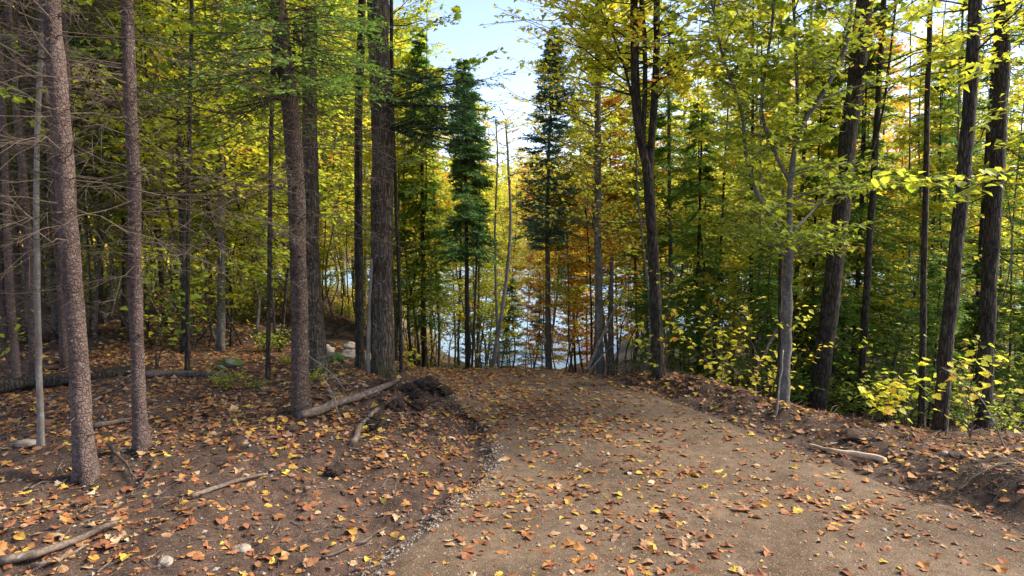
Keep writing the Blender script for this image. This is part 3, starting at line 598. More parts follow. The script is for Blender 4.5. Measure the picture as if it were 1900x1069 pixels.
def rock(px, py, wpx, hf, mt, name, label, cat, seed, sink=.25, group=None, rough=0):
    h = hit(px, py); r = wpx * h[1] / F / 2
    me = bpy.data.meshes.new(name); import bmesh; bm = bmesh.new(); bmesh.ops.create_icosphere(bm, subdivisions=4, radius=1)
    for v in bm.verts:
        c = v.co; k = 1 + .45 * float(vnoise(c.x * 1.2 + seed * 7, c.y * 1.2 + c.z, seed)) + .22 * float(vnoise(c.x * 3 + seed, c.z * 3 + c.y * 2, seed + 1)) + .06 * float(vnoise(c.x * 9, c.z * 9 + c.y * 7, seed))
        k += rough * (float(vnoise(c.x * 4 + c.z * 3 + seed, c.y * 4 - c.z * 3, seed + 5)) + .6 * float(vnoise(c.x * 9 - c.z * 7, c.y * 9 + c.z * 8, seed + 6))); c *= k; c.z *= hf; c.y *= .85
    bm.to_mesh(me); bm.free()
    for p in me.polygons: p.use_smooth = True
    me.materials.append(mt); o = bpy.data.objects.new(name, me); SC.collection.objects.link(o)
    me.transform(__import__('mathutils').Matrix.Scale(r, 4)); o.location = (h[0], h[1] + r * .3, h[2] + r * hf * (1 - 2 * sink) * .8); o.rotation_euler.z = seed
    return tag(o, label, cat, group)
M_PEAT = soil_mat('dark_peat', (.018, .011, .008), (.040, .025, .017), (.075, .048, .033), (.13, .09, .06), .8, 1.0)
for k, (x_, y_, w_) in enumerate([(762, 738, 44), (795, 726, 48), (824, 738, 30), (735, 764, 40), (700, 800, 30), (772, 760, 34), (684, 792, 24)]):
    rock(x_, y_, w_, .6, M_PEAT, 'peat_clod', ('dark ragged clod of earth in the heap at the left edge of the track' if k not in (4, 6) else 'dark ragged clod of earth below the end of the fallen log'), 'clod', 40 + k, .2, 'earth clods beside the track', rough=.75)
rock(305, 1058, 34, .65, M_STN, 'stone', 'pale tan stone at the bottom left, larger of the two', 'stone', 3)
rock(445, 1026, 32, .5, M_STN, 'stone', 'low grey stone half sunk in soil at lower left', 'stone', 4, .35)
rock(648, 655, 26, .6, M_STN, 'stone', 'pale round stone on top of the small stone heap behind the maple', 'stone', 5, -.4)
rock(648, 668, 40, .6, M_STN, 'stone', 'large pale stone at the base of the stone heap', 'stone', 6)
rock(618, 672, 40, .6, M_MOSS, 'mossy_stone', 'green mossy stone right of the hidden grey trunk', 'stone', 7)
rock(606, 655, 28, .8, M_STN, 'stone', 'grey stone at the left of the small stone heap', 'stone', 8)
rock(680, 672, 22, .7, M_STN, 'stone', 'small pale stone touching the furrowed maple from behind', 'stone', 9)
rock(742, 668, 26, .8, M_STN, 'stone', 'grey stone right of the furrowed maple foot', 'stone', 10)
rock(425, 682, 44, .45, M_MOSS, 'mossy_stone', 'flat stone capped with green moss on the left forest floor', 'stone', 11)
rock(405, 690, 24, .6, M_MOSS, 'mossy_stone', 'small dark mossy stone left of the moss capped one', 'stone', 12)
rock(45, 828, 40, .35, M_STN, 'stone', 'pale flat stone beside the thin grey sapling foot', 'stone', 13)
rock(540, 800, 30, .5, M_SOIL, 'soil_clod', 'rounded clod of earth before the fallen log', 'clod', 14)
rock(1583, 815, 40, .5, M_SOIL, 'soil_clod', 'smooth dark brown clod on the right bank', 'clod', 15, .15)
rock(1778, 850, 30, .5, M_SOIL, 'soil_clod', 'brown clod among the roots at far right', 'clod', 16)
rock(620, 880, 38, .5, M_PEAT, 'soil_clod', 'dark lump of earth and roots below the crumbling branch', 'clod', 17, .3, rough=.6)
rock(1755, 848, 20, .6, M_STN, 'stone', 'small pale stone among roots on the right bank', 'stone', 18)
for k, (x_, y_) in enumerate([(1350, 1038), (1700, 1000), (1762, 958), (1880, 1010), (1540, 1030), (1075, 905), (990, 905), (1640, 985)]):
    rock(x_, y_, 12, .5, M_GRAV, 'pebble', 'small pale pebble pressed into the gravel track', 'pebble', 20 + k, .3, 'pebbles on the track')

# ------------------------------------------------------------------ root tangles and brush
def tangle(name, px, py, wd, dp, ht, n, mt, label, cat, soil=None, r=.006):
    h = hit(px, py); c = h; mb = MB()
    P0 = c + (rs.rand(n, 3) - .5) * np.array([wd, dp, 0]); P0[:, 2] = H(P0[:, 0], P0[:, 1]) + rs.rand(n) * ht * np.exp(-((P0[:, 0] - c[0]) / wd * 2.2) ** 2)
    D = radial(n, (-.3, .5)); D[:, 0] *= 1.6; deadwood(mb, P0, D, rnd(n, .12, .5), m=5, q=2, sag=rnd(n, -.8, .1), r=r)
    e = empty(name, h, label, cat); mb.obj('root_strand', mt, e, h)
    if soil:
        import bmesh; bm = bmesh.new(); bmesh.ops.create_icosphere(bm, subdivisions=6, radius=1)
        for v in bm.verts:
            q = v.co; k = 1 + .7 * float(vnoise(q.x * 1.6 + 3 + q.z, q.y * 1.6 + q.z, 71)) + .6 * float(vnoise(q.x * 4 + q.z * 2.6, q.y * 4 - q.z * 2.4, 72)) + .35 * float(vnoise(q.x * 11 + q.z * 8, q.y * 11 - q.z * 7, 73)) + .2 * float(vnoise(q.x * 25 - q.z * 18, q.y * 25 + q.z * 17, 74))
            q *= k; q.x *= wd * .5; q.y *= dp * .5; q.z *= ht
        me = bpy.data.meshes.new('soil_lump'); bm.to_mesh(me); bm.free(); me.materials.append(soil); o = bpy.data.objects.new('soil_lump', me); SC.collection.objects.link(o); o.parent = e
    return e
tangle('root_mass', 770, 742, 1.05, .6, .2, 45, B_DRK, 'dark upturned mass of roots and earth at the left edge of the track', 'root mass', r=.012)
tangle('root_mass', 725, 790, .6, .4, .13, 30, B_DRK, 'lower lump of dark roots beside the upturned mass', 'root mass', r=.012)
tangle('root_tangle', 1800, 905, 1.1, .5, .08, 90, B_TWG, 'tangle of thin reddish roots on the right edge of the track', 'roots')
tangle('brush_pile', 625, 625, 2.4, 1.0, .35, 90, B_DRK, 'dark pile of brush and limbs behind the furrowed maple', 'brush pile', r=.03)
tangle('brush_pile', 985, 668, 1.6, .5, .25, 60, B_TWG, 'low pile of dead brush beside the tall lakeside spruce foot', 'brush pile')
tangle('brush_pile', 1170, 700, 1.4, .5, .3, 70, B_TWG, 'pale dry brush between the slim maple and the forked maple', 'brush pile')

# ------------------------------------------------------------------ woods behind: a few kinds grown once, then copied object by object
def zone(px):
    for lim, s_ in ((115, 'left of the leaning reddish spruce'), (235, 'between the two reddish spruces'), (380, 'right of the slim reddish spruce'), (545, 'left of the dark crowned spruce'), (700, 'between dark crowned spruce and furrowed maple'),
                    (860, 'right of the furrowed maple'), (1018, 'between the dense fir and lakeside spruce'), (1205, 'between the lakeside spruce and forked maple'), (1330, 'just right of the forked maple'), (1455, 'left of the small forked maple'),
                    (1600, 'behind the leaning scaly trunk'), (1745, 'left of the thick dark trunk'), (99999, 'near the right edge trunks')):
        if px < lim: return s_
def copy_tree(src, loc, rz, sc, label, group, cmat=None, bmat=None):
    c = src.copy(); SC.collection.objects.link(c); c.location = loc; c.rotation_euler = (0, 0, rz); c.scale = (sc, sc, sc)
    c['label'] = label; c['group'] = group
    for ch in src.children:
        d = ch.copy(); SC.collection.objects.link(d); d.parent = c
        m_ = cmat if ch.name.startswith('crown') else bmat if ch.name.startswith('trunk') else None
        if m_ is not None: d.material_slots[0].link = 'OBJECT'; d.material_slots[0].material = m_
    return c
class Kind:
    """grows the meshes once; the first placing makes the object, later ones copy it"""
    def __init__(s, name, cat, build): s.name, s.cat, s.build, s.first = name, cat, build, None
    def place(s, x, y, rz, sc, label, group, cmat, bmat=None):
        loc = (x, y, hz(x, y) - .04)
        if s.first is None:
            e = empty(s.name, (0, 0, 0), label, s.cat, group); s.build(e); s.first = e; e.location = loc; e.rotation_euler = (0, 0, rz); e.scale = (sc, sc, sc)
            for ch in e.children:
                m_ = cmat if ch.name.startswith('crown') else bmat if ch.name.startswith('trunk') else None
                if m_ is not None: ch.material_slots[0].link = 'OBJECT'; ch.material_slots[0].material = m_
            return e
        return copy_tree(s.first, loc, rz, sc, label, group, cmat, bmat)
def g_sapling(h, w, c0, nb, bl, seed, size=.09, m=8, q=5, lean=.4, up=(-.05, .6)):
    def f(e):
        P = [np.array([lean * vnoise(t * 2.3, seed, 80), lean * vnoise(t * 2.1, seed, 81), t * h]) for t in np.linspace(0, 1, 8)]; P[0][:2] = 0
        tr = Trunk(P, w, w * .25, n=8, step=.25, flare=.3, seed=seed); cr = MB(); z = c0 + (h - c0) * rs.rand(nb); fz = (z - c0) / (h - c0)
        leafy(cr, tr.mw, tr.z(z), radial(nb, up), (bl * (1.05 - fz * .75)) * rnd(nb, .5, 1.1), m=m, q=q, size=size)
        tr.mw.obj('trunk', B_GRY, e, (0, 0, 0), True); cr.obj('crown', M_LGREEN, e)
    return f
def g_conifer(h, w, c0, dens, cl, seed, droop=(-.3, .1), m=20, q=6, bl=.095, pw=.8, dead=10):
    def f(e):
        P = [np.array([.15 * vnoise(t * 2.3, seed, 80), .15 * vnoise(t * 2.1, seed, 81), t * h]) for t in np.linspace(0, 1, 6)]; P[0][:2] = 0
        tr = Trunk(P, w, w * .15, n=8, step=.3, flare=.3, seed=seed); cr = MB(); n = int((h - c0) * dens); z = c0 + (h - c0) * rs.rand(n); fz = (z - c0) / (h - c0)
        needly(cr, tr.mw, tr.z(z), radial(n, droop), cl * (1 - fz) ** pw * np.clip(fz * 4 + .5, 0, 1) * np.clip(.9 + 1.2 * vnoise(z * 1.3, z * 0 + seed, 87), .3, 1.3) * rnd(n, .4, 1.15) + .1, m=m, q=q, bl=bl)
        if dead: z = rnd(dead, .8, c0 + .5); deadwood(tr.mw, tr.z(z), radial(dead), rnd(dead, .4, cl), q=2)
        tr.mw.obj('trunk', B_DRK, e, (0, 0, 0), True); cr.obj('crown', M_FIR, e)
    return f
def g_shrub(h, rad, ns, seed, size=.07, m=6, q=4):
    def f(e):
        st = MB(); cr = MB(); D = norm(np.stack([rs.randn(ns) * .5, rs.randn(ns) * .5, np.ones(ns)], 1)); P0 = np.stack([rs.randn(ns) * rad * .25, rs.randn(ns) * rad * .25, np.zeros(ns)], 1)
        leafy(cr, st, P0, D, h * rnd(ns, .5, 1.1), m=m, q=q, size=size, sag=-.1, tw=.45); st.obj('stem', B_TWG, e); cr.obj('crown', M_LGREEN, e)
    return f
def g_bare(h, ns, seed):
    def f(e):
        st = MB(); P0 = np.stack([rs.randn(ns) * .1, rs.randn(ns) * .1, np.zeros(ns)], 1); deadwood(st, P0, norm(np.stack([rs.randn(ns) * .13, rs.randn(ns) * .13, np.ones(ns)], 1)), h * rnd(ns, .6, 1.1), m=9, q=2, sag=rnd(ns, -.05, .05), r=.011, tw=.22)
        st.obj('stem', B_TWG, e)
    return f
CROWNY = Kind('maple_tree', 'tree', g_sapling(9.5, .09, 3.4, 130, 1.4, 31, size=.11, lean=.7))
SAP = [Kind('sapling', 'tree', g_sapling(9.5, .10, 1.6, 110, 1.6, 1, size=.11)), Kind('sapling', 'tree', g_sapling(12, .14, 2.4, 150, 2.0, 2, size=.12)), Kind('sapling', 'tree', g_sapling(7.5, .07, 1.0, 80, 1.3, 3, lean=.9, size=.11)),
       Kind('maple_tree', 'tree', g_sapling(14, .20, 3.4, 170, 2.8, 4, size=.13, m=10, q=6)), Kind('birch_tree', 'tree', g_sapling(11, .09, 4.5, 44, 1.5, 5, size=.07, lean=1.2))]
CON = [Kind('hemlock_tree', 'tree', g_conifer(11, .14, 1.2, 16, 1.9, 6, (-.35, .15), bl=.08, m=26)), Kind('fir_tree', 'tree', g_conifer(8, .10, .7, 22, 1.4, 7, bl=.08, m=24)), Kind('spruce_tree', 'tree', g_conifer(13, .20, 4.0, 14, 1.7, 8, dead=24)),
       Kind('fir_sapling', 'tree', g_conifer(3.2, .05, .25, 34, .95, 9, (-.15, .25), bl=.07, dead=0))]
DEADS = Kind('spruce_tree', 'tree', g_conifer(10, .12, 6.5, 10, 1.3, 10, dead=80))
SHR = [Kind('shrub', 'shrub', g_shrub(1.3, .8, 14, 11)), Kind('shrub', 'shrub', g_shrub(.7, .6, 12, 12, .06)), Kind('shrub', 'shrub', g_shrub(2.2, .8, 10, 13, .09, 8, 4))]
POLE = [Kind('pole_sapling', 'sapling', g_sapling(8.5, .05, 1.5, 26, .9, 21, lean=1.0, m=6, q=3)), Kind('pole_sapling', 'sapling', g_sapling(7, .035, 1.2, 20, .8, 22, lean=1.4, m=5, q=3))]
BARE = Kind('bare_sapling', 'sapling', g_bare(2.6, 3, 14))
CN = {'M_LGREEN': 'green', 'M_LYG': 'yellowish green', 'M_LYEL': 'yellow', 'M_LOR': 'orange'}
def put(kind, px, d, word, cm=None, bm=None, sc=1.0, what=None):
    x = ray(px, 500)[0] * d
    deep = 'far back' if d > 26 else 'further back' if d > 17 else 'close'
    lb = f"{word} {deep}, {zone(px)}"
    if len(lb.split()) > 15: lb = lb.replace('very ', '')
    return kind.place(x, d, rs.rand() * 6.28, sc * rnd(1, .88, 1.12)[0], lb, lb, cm, bm)
def scatter(n, px0, px1, d0, d1, kinds, mats, word, bms=(None,), sc=1.0, avoid=()):
    xs = np.linspace(px0, px1, n) + (rs.rand(n) - .5) * (px1 - px0) / n * 1.4
    for p in xs:
        d = d0 + (d1 - d0) * rs.rand() ** 1.1; k = rs.randint(len(kinds)); mi = rs.randint(len(mats))
        x = ray(p, 500)[0] * d
        if any(a < p < b_ for a, b_ in avoid) or path_w(x, d) > -.3 or hz(x, d) < LAKE + .1: continue
        nm, mm = mats[mi]; put(kinds[k], p, d, word.format(c=nm), mm, bms[rs.randint(len(bms))], sc)
GR, YG, YE, OR_ = ('green', M_LGREEN), ('yellow green', M_LYG), ('yellow', M_LYEL), ('orange', M_LOR)
# left woods
scatter(26, -60, 560, 11.5, 18, [SAP[0], SAP[2], SAP[1]], [GR, YG, YG], 'thin sapling with {c} leaves', (B_DRK, B_GRY))
scatter(34, -80, 720, 18, 30, [SAP[0], SAP[1], SAP[3]], [GR, YG, YG, YE], 'slender tree with {c} leaves', (B_DRK, B_GRY, B_LGT))
scatter(34, -60, 800, 28, 50, [SAP[1], SAP[3], SAP[3]], [YG, YE, YG, GR], 'tall tree with {c} leaves', (B_GRY, B_LGT))
scatter(11, -80, 130, 7.2, 13, [DEADS], [('', M_FIR)], 'spruce full of bare dead twigs', (B_SPR,))
scatter(5, 130, 680, 11, 16, [DEADS, CON[2]], [('', M_FIR)], 'dark spruce with bare lower twigs', (B_DRK,))
scatter(26, 20, 700, 12, 24, [SHR[0], SHR[2], SHR[1]], [GR, GR, YG], 'low shrub with {c} leaves')
# centre, low so that the lake and sky stay open
scatter(9, 745, 850, 18, 34, [SAP[0], SAP[2]], [YG, GR, YE], 'slender tree with {c} leaves', (B_GRY,), .85)
scatter(9, 885, 1010, 17, 30, [SAP[2], SAP[4], SAP[2]], [YE, YE, YG], 'small lakeside tree with {c} leaves', (B_LGT, B_GRY), .85, avoid=((965, 1000),))
scatter(6, 985, 1080, 18, 28, [SAP[2]], [OR_, YE, YE], 'small lakeside tree with {c} leaves', (B_GRY,), .62)
scatter(7, 1070, 1200, 15, 28, [SAP[0], SAP[2]], [YG, YE, OR_], 'small lakeside tree with {c} leaves', (B_GRY,), .8)
scatter(12, 800, 1200, 13, 26, [SHR[1], SHR[1]], [GR, YG, YE], 'low lakeside shrub with {c} leaves', sc=.6, avoid=((970, 1110),))
scatter(9, 770, 1010, 12.6, 22, [BARE], [('', None)], 'thin bare lakeside sapling stems', avoid=((965, 1100),))
scatter(8, 1080, 1320, 12.0, 18, [BARE], [('', None)], 'thin bare sapling stems')
scatter(4, 890, 990, 20, 28, [CON[3]], [('', M_SPR)], 'young bushy fir')
scatter(90, -40, 790, 12, 27, [POLE[0], POLE[1]], [YG, GR], 'very thin sapling with few {c} leaves', (B_DRK, B_GRY))
scatter(5, 800, 960, 13.5, 24, [POLE[0], POLE[1]], [YE], 'very thin sapling with few {c} leaves', (B_GRY, B_LGT), .7)
scatter(26, 1180, 1900, 11.5, 22, [POLE[0], POLE[1]], [YG, YE], 'very thin sapling with few {c} leaves', (B_DRK, B_GRY))
scatter(14, 380, 860, 20, 34, [SHR[2], SHR[0]], [GR, YG, YE], 'shrub with {c} leaves', sc=1.2)
scatter(8, 875, 1075, 20, 29, [CROWNY], [YE, YE, YG, YE], 'high crowned tree with {c} leaves', (B_GRY, B_LGT), .76)
scatter(7, 1070, 1240, 16, 29, [CROWNY], [YE, YG, YG], 'high crowned tree with {c} leaves', (B_GRY, B_LGT), 1.0)
scatter(7, 745, 880, 17, 24, [CROWNY, SAP[0]], [YG, GR, YE], 'leafy tree with {c} leaves', (B_GRY,), .85)
scatter(5, 380, 560, 8.5, 12, [SHR[1]], [GR, YG], 'tiny plant with {c} leaves', sc=.4)
scatter(20, 20, 700, 13, 24, [SAP[2], SHR[2]], [GR, YG, YE], 'low branched sapling with {c} leaves', (B_DRK, B_GRY), .8)
# right woods
scatter(5, 1250, 1480, 16, 22, [CON[0], CON[1], CON[1]], [('', M_HEM)], 'dark green hemlock', (B_DRK,), .8)
scatter(9, 1480, 2050, 11.5, 19, [CON[0], CON[1], CON[1]], [('', M_HEM)], 'dark green hemlock', (B_DRK,))
scatter(4, 1230, 1480, 12, 15, [CON[3]], [('', M_HEM)], 'young bushy hemlock', sc=.7)
scatter(7, 1480, 1980, 10, 15, [CON[3]], [('', M_HEM)], 'young bushy hemlock')
scatter(34, 1200, 2000, 12.5, 26, [SAP[0], SAP[2], SAP[2]], [YG, YG, YE, GR], 'slender tree with {c} leaves', (B_DRK, B_GRY))
scatter(24, 1180, 2050, 26, 46, [SAP[1], SAP[3]], [YE, YG, YE, OR_], 'tall tree with {c} leaves', (B_GRY,))
scatter(30, 1230, 1950, 9.8, 16, [SHR[0], SHR[1], SHR[2]], [YE, GR, GR, GR, GR], 'low shrub with {c} leaves')
# far shore
for k in range(120):
    x = -75 + 190 * (k + rs.rand()) / 120; y = 113 + 30 * rs.rand() ** 1.5; c = rs.rand()
    nm, mm, kd = ('yellow', M_LYEL, SAP[3]) if c < .35 else ('orange', M_LOR, SAP[3]) if c < .5 else ('green', M_LYG, SAP[1]) if c < .75 else ('dark evergreen', M_SPR, CON[1])
    lb = f'{nm} tree in the row along the far shore of the lake' if nm != 'dark evergreen' else 'dark evergreen in the row along the far shore'
    kd.place(x, y, rs.rand() * 6, .9 + .4 * rs.rand(), lb, lb, mm)

mb = MB(); n = 3600; x = rnd(n, -170, 260); y = rnd(n, 45, 290); k_ = (H(x, y) > LAKE + .3) & ((y > 124) | (x < -28 - y * .1) | (x > 62)) & (rs.rand(n) < np.where(y < 130, 1, .6)); x, y = x[k_], y[k_]; n = len(x); z = H(x, y); hh = rnd(n, 7, 13); q = 150; hue = np.clip(.5 + .9 * vnoise(x * .05, y * .05, 77) + (rs.rand(n) - .5) * .5, 0, 1)
u = rs.rand(n, q); rr = (1 - u) ** .6 * 3.2 * np.sqrt(rs.rand(n, q)); az = rs.rand(n, q) * 6.283
P = np.stack([x[:, None] + rr * np.cos(az), y[:, None] + rr * np.sin(az), z[:, None] + 1 + u * hh[:, None]], -1).reshape(-1, 3); k = len(P)
cards(mb, T_LOW, P, rs.randn(k, 3) * np.array([1, 1, .4]), rs.randn(k, 3) * .7 + UP, rnd(k, .5, 1.1), np.clip(np.repeat(hue, q) + (rs.rand(k) - .5) * .3, 0, 1))
tag(mb.obj('far_woods', leaf_mat('far_autumn_leaf', [(0, G2), (.3, G3), (.5, Y1), (.7, Y3), (.9, O1), (1, O2)])), 'hazy yellow and green autumn woods covering the hillside beyond the lake', 'woods', kind='stuff')

# ------------------------------------------------------------------ near leaf sprays and seedlings
def seedling(name, label, cat, stems, size, mt, tpl=T_MAPLE[0], bm=None, m=5, q=3, tw=.5, r=.006, drop=0, flat=.6, sag=-.1):
    """stems: list of (P0, P1)"""
    cr = MB(); P0 = np.array([a for a, b_ in stems]); P1 = np.array([b_ for a, b_ in stems]); D = P1 - P0; L = np.linalg.norm(D, axis=1)
    e = empty(name, P0[0], label, cat)
    for i in range(len(stems)):
        st = MB(); leafy(cr, st, P0[i:i + 1], D[i:i + 1], L[i:i + 1], m=m, q=q, size=size, tpl=tpl, tw=tw, r=r, drop=drop, flat=flat, sag=sag); st.obj('stem', bm or B_TWG, e, P0[0])
    cr.obj('crown', mt, e, P0[0]); return e
d_ = 7.6
def G(px, py, d): x = ray(px, py)[0] * d; return np.array([x, d, hz(x, d)])
seedling('maple_seedling', 'maple seedling with bright yellow leaves low on the right bank', 'seedling', [(G(1620, 780, 7.8), at(1690, 690, 7.9)), (G(1650, 790, d_), at(1600, 715, d_)), (G(1650, 790, d_), at(1655, 700, d_)), (G(1680, 790, d_), at(1700, 660, d_ + .2)), (G(1680, 790, d_), at(1640, 690, d_ + .3))], .085, M_LYEL, m=6, q=4)
seedling('maple_seedling', 'maple seedling with orange yellow leaves right of the thick dark trunk', 'seedling', [(G(1800, 800, 7.3), at(1820, 600, 7.3)), (G(1800, 800, 7.3), at(1850, 640, 7.4)), (G(1800, 800, 7.3), at(1780, 660, 7.5))], .08, M_LYEL, m=6, q=4)
seedling('maple_seedling', 'pale yellow seedling leaves clinging beside the forked maple trunk', 'seedling', [(at(1226, 700, 9.8), at(1240, 460, 9.8)), (at(1226, 700, 9.8), at(1255, 560, 9.9)), (at(1226, 700, 9.8), at(1190, 590, 9.9))], .085, M_LYG, m=7, q=3)
seedling('maple_seedling', 'seedling with pale green leaves between the forked and small maples', 'seedling', [(G(1335, 735, 9.6), at(1345, 590, 9.6)), (G(1335, 735, 9.6), at(1370, 600, 9.5))], .085, M_LYG, m=5, q=3)
seedling('maple_seedling', 'small yellow green sprig on the small forked maple trunk', 'sprig', [(at(1462, 610, 8.5), at(1500, 585, 8.4)), (at(1462, 610, 8.5), at(1440, 590, 8.4))], .07, M_LYG, T_OVAL[0], m=4, q=2)
seedling('maple_seedling', 'small bright green seedling right of the furrowed maple', 'seedling', [(G(750, 690, 11), at(765, 640, 11)), (G(750, 690, 11), at(775, 655, 11))], .08, M_LYG, m=4, q=2)
seedling('leafy_branch', 'bright yellow green oval leaved branch reaching in from the right', 'branch', [(at(1960, 300, 5.0), at(1700, 345, 4.9)), (at(1860, 315, 5.0), at(1760, 380, 4.9)), (at(1800, 330, 5.0), at(1640, 325, 4.8))], .085, M_LYG, T_OVAL[0], m=9, q=4, tw=.24, sag=.02)
seedling('leafy_branch', 'sparse yellow leaved branch crossing the sky left of the slim maple', 'branch', [(at(1110, 200, 11.9), at(1000, 150, 11.4)), (at(1110, 20, 11.9), at(890, 55, 10.6)), (at(1110, 90, 11.9), at(925, 15, 11)), (at(1110, 150, 11.9), at(960, 70, 11.2)), (at(1110, 40, 11.9), at(1000, -10, 11))], .07, M_LYEL, T_MAPLE[1], m=9, q=3, tw=.3, sag=.0, drop=.3)
seedling('leafy_branch', 'yellowish leaves hanging high over the track from the forked maple', 'branch', [(at(1180, 60, 10), at(1060, 60, 9.5)), (at(1180, 10, 10), at(1040, 130, 9.6)), (at(1220, 40, 10), at(1330, 90, 9.4)), (at(1220, 100, 10), at(1320, 190, 9.6))], .085, M_LYG, T_MAPLE[0], m=10, q=4, tw=.35, sag=-.05)
seedling('leafy_branch', 'green leaved branch reaching across the open sky from the furrowed maple', 'branch', [(at(735, 160, 8.6), at(930, 100, 8.0)), (at(735, 250, 8.6), at(900, 115, 8.0)), (at(735, 80, 8.6), at(850, 20, 8.0))], .085, M_LGREEN, T_MAPLE[1], m=8, q=3, tw=.2, sag=.03, bm=B_DRK)
seedling('maple_seedling', 'low green maple seedling at the left edge of the photo', 'seedling', [(G(20, 640, 9), at(-10, 590, 9)), (G(20, 640, 9), at(40, 560, 9))], .10, M_LGREEN, m=5, q=3)
seedling('maple_seedling', 'large pale green leaves glowing behind the slim reddish spruce', 'seedling', [(G(290, 690, 10.5), at(330, 450, 10.5)), (G(290, 690, 10.5), at(290, 420, 10.5)), (G(290, 690, 10.5), at(370, 490, 10.6))], .13, M_LGREEN, m=7, q=4)
seedling('leafy_branch', 'yellow green leaves hanging before the right edge trunks at the top', 'branch', [(at(1990, -40, 6.6), at(1760, 60, 6.4)), (at(1990, 30, 6.8), at(1800, 130, 6.6)), (at(1990, 120, 6.8), at(1830, 215, 6.7)), (at(1820, -60, 6.6), at(1660, 40, 6.6)), (at(1990, 200, 7), at(1860, 260, 7))], .085, M_LYG, T_STAR, m=12, q=5, tw=.4, sag=-.08)
st = MB(); dw = MB(); n = 26; x_ = at(700, 200, 8.8); P0 = np.repeat([at(712, 190, dF), at(712, 240, dF), at(712, 130, dF)], [10, 11, 5], 0)
D = norm(np.stack([rnd(n, .6, 1), rnd(n, -.7, .5), rnd(n, -.3, .25)], 1)); needly(st, dw, P0, D, rnd(n, 1.0, 2.0), sag=-.05, m=26, q=9, bl=.055)
e = empty('fir_branch', P0[0], 'dark needled branches spreading right from behind the furrowed maple', 'branch'); dw.obj('stem', B_DRK, e, P0[0]); st.obj('crown', M_FIR, e, P0[0])

# ------------------------------------------------------------------ fallen leaves, litter, gravel
def lay(n, area, lo=0., hi=.035, dens=None):
    x0, x1, y0, y1 = area; x = rnd(n, x0, x1); y = rnd(n, y0, y1)
    if dens is not None: k = rs.rand(n) < dens(x, y); x, y = x[k], y[k]
    z = H(x, y); e = .05; nx = -(H(x + e, y) - H(x - e, y)) / (2 * e); ny = -(H(x, y + e) - H(x, y - e)) / (2 * e)
    return x, y, z, np.stack([np.clip(nx, -1, 1), np.clip(ny, -1, 1), np.ones_like(x)], 1)
def litter(mb, x, y, z, N, s0, s1, tilt=.3, tpls=None, lift=.012):
    n = len(x); az = rs.rand(n) * 6.283; D = np.stack([np.cos(az), np.sin(az), (rs.rand(n) - .5) * tilt], 1); N = N + (rs.rand(n, 3) - .5) * tilt * 1.8
    tp = tpls or (T_MAPLE + T_OAK + T_OVAL); w_ = rs.randint(len(tp), size=n); S = s0 + (s1 - s0) * rs.rand(n) ** 1.8; A = rs.rand(n)
    for i, t_ in enumerate(tp):
        k = w_ == i; S_ = S[k]; cards(mb, t_, np.stack([x[k], y[k], z[k] + lift * .7 + S_ * .07 * rs.rand(k.sum())], 1), D[k], N[k], S_, A[k])
cl = lambda x, y: .25 + .75 * sstep(-.15, .2, vnoise(x * .9, y * .9, 90) + .5 * vnoise(x * 3, y * 3, 91))
# on the track: the big near ones are single leaves (below); the rest are one carpet
mb = MB(); x, y, z, N = lay(50000, (-6, 5.5, 3.2, 13.5), dens=lambda x, y: cl(x, y) * (path_w(x, y) > 0) * np.interp(y, [3, 5, 7, 9, 11], [.33, .5, .75, 1, 1.4]))
litter(mb, x, y, z, N, .02, .10, .33)
tag(mb.obj('leaf_litter', M_LIT), 'small brown orange and yellow leaves scattered over the gravel track', 'leaf litter', kind='stuff')
mb = MB(); x, y, z, N = lay(56000, (-7, 8, 3.0, 13), dens=lambda x, y: np.clip(cl(x, y) * 1.3, 0, 1) * (path_w(x, y) < .05) * (y - np.interp(x, CRX, CRY) < 1.5)); litter(mb, x, y, z, N, .02, .095, .42)
tag(mb.obj('leaf_litter', M_LIT), 'brown and tan leaves strewn over the bare soil banks beside the track', 'leaf litter', kind='stuff')
mb = MB(); x, y, z, N = lay(60000, (-22, 3, 6.5, 30), dens=lambda x, y: (path_w(x, y) < -.2) * (.25 + .75 * sstep(6, 10, y - x * .1)) * np.where(x > -y * .9, 1, 0)); litter(mb, x, y, z, N, .05, .12, .7, [T_STAR, T_LOW, T_STAR], .015)
x, y, z, N = lay(14000, (0, 16, 6, 22), dens=lambda x, y: (path_w(x, y) < -.2) * 1.); litter(mb, x, y, z, N, .05, .12, .7, [T_STAR, T_LOW], .015)
tag(mb.obj('forest_floor_litter', M_FLOORLIT), 'thick brown leaf litter covering the forest floor under the trees', 'leaf litter', kind='stuff')
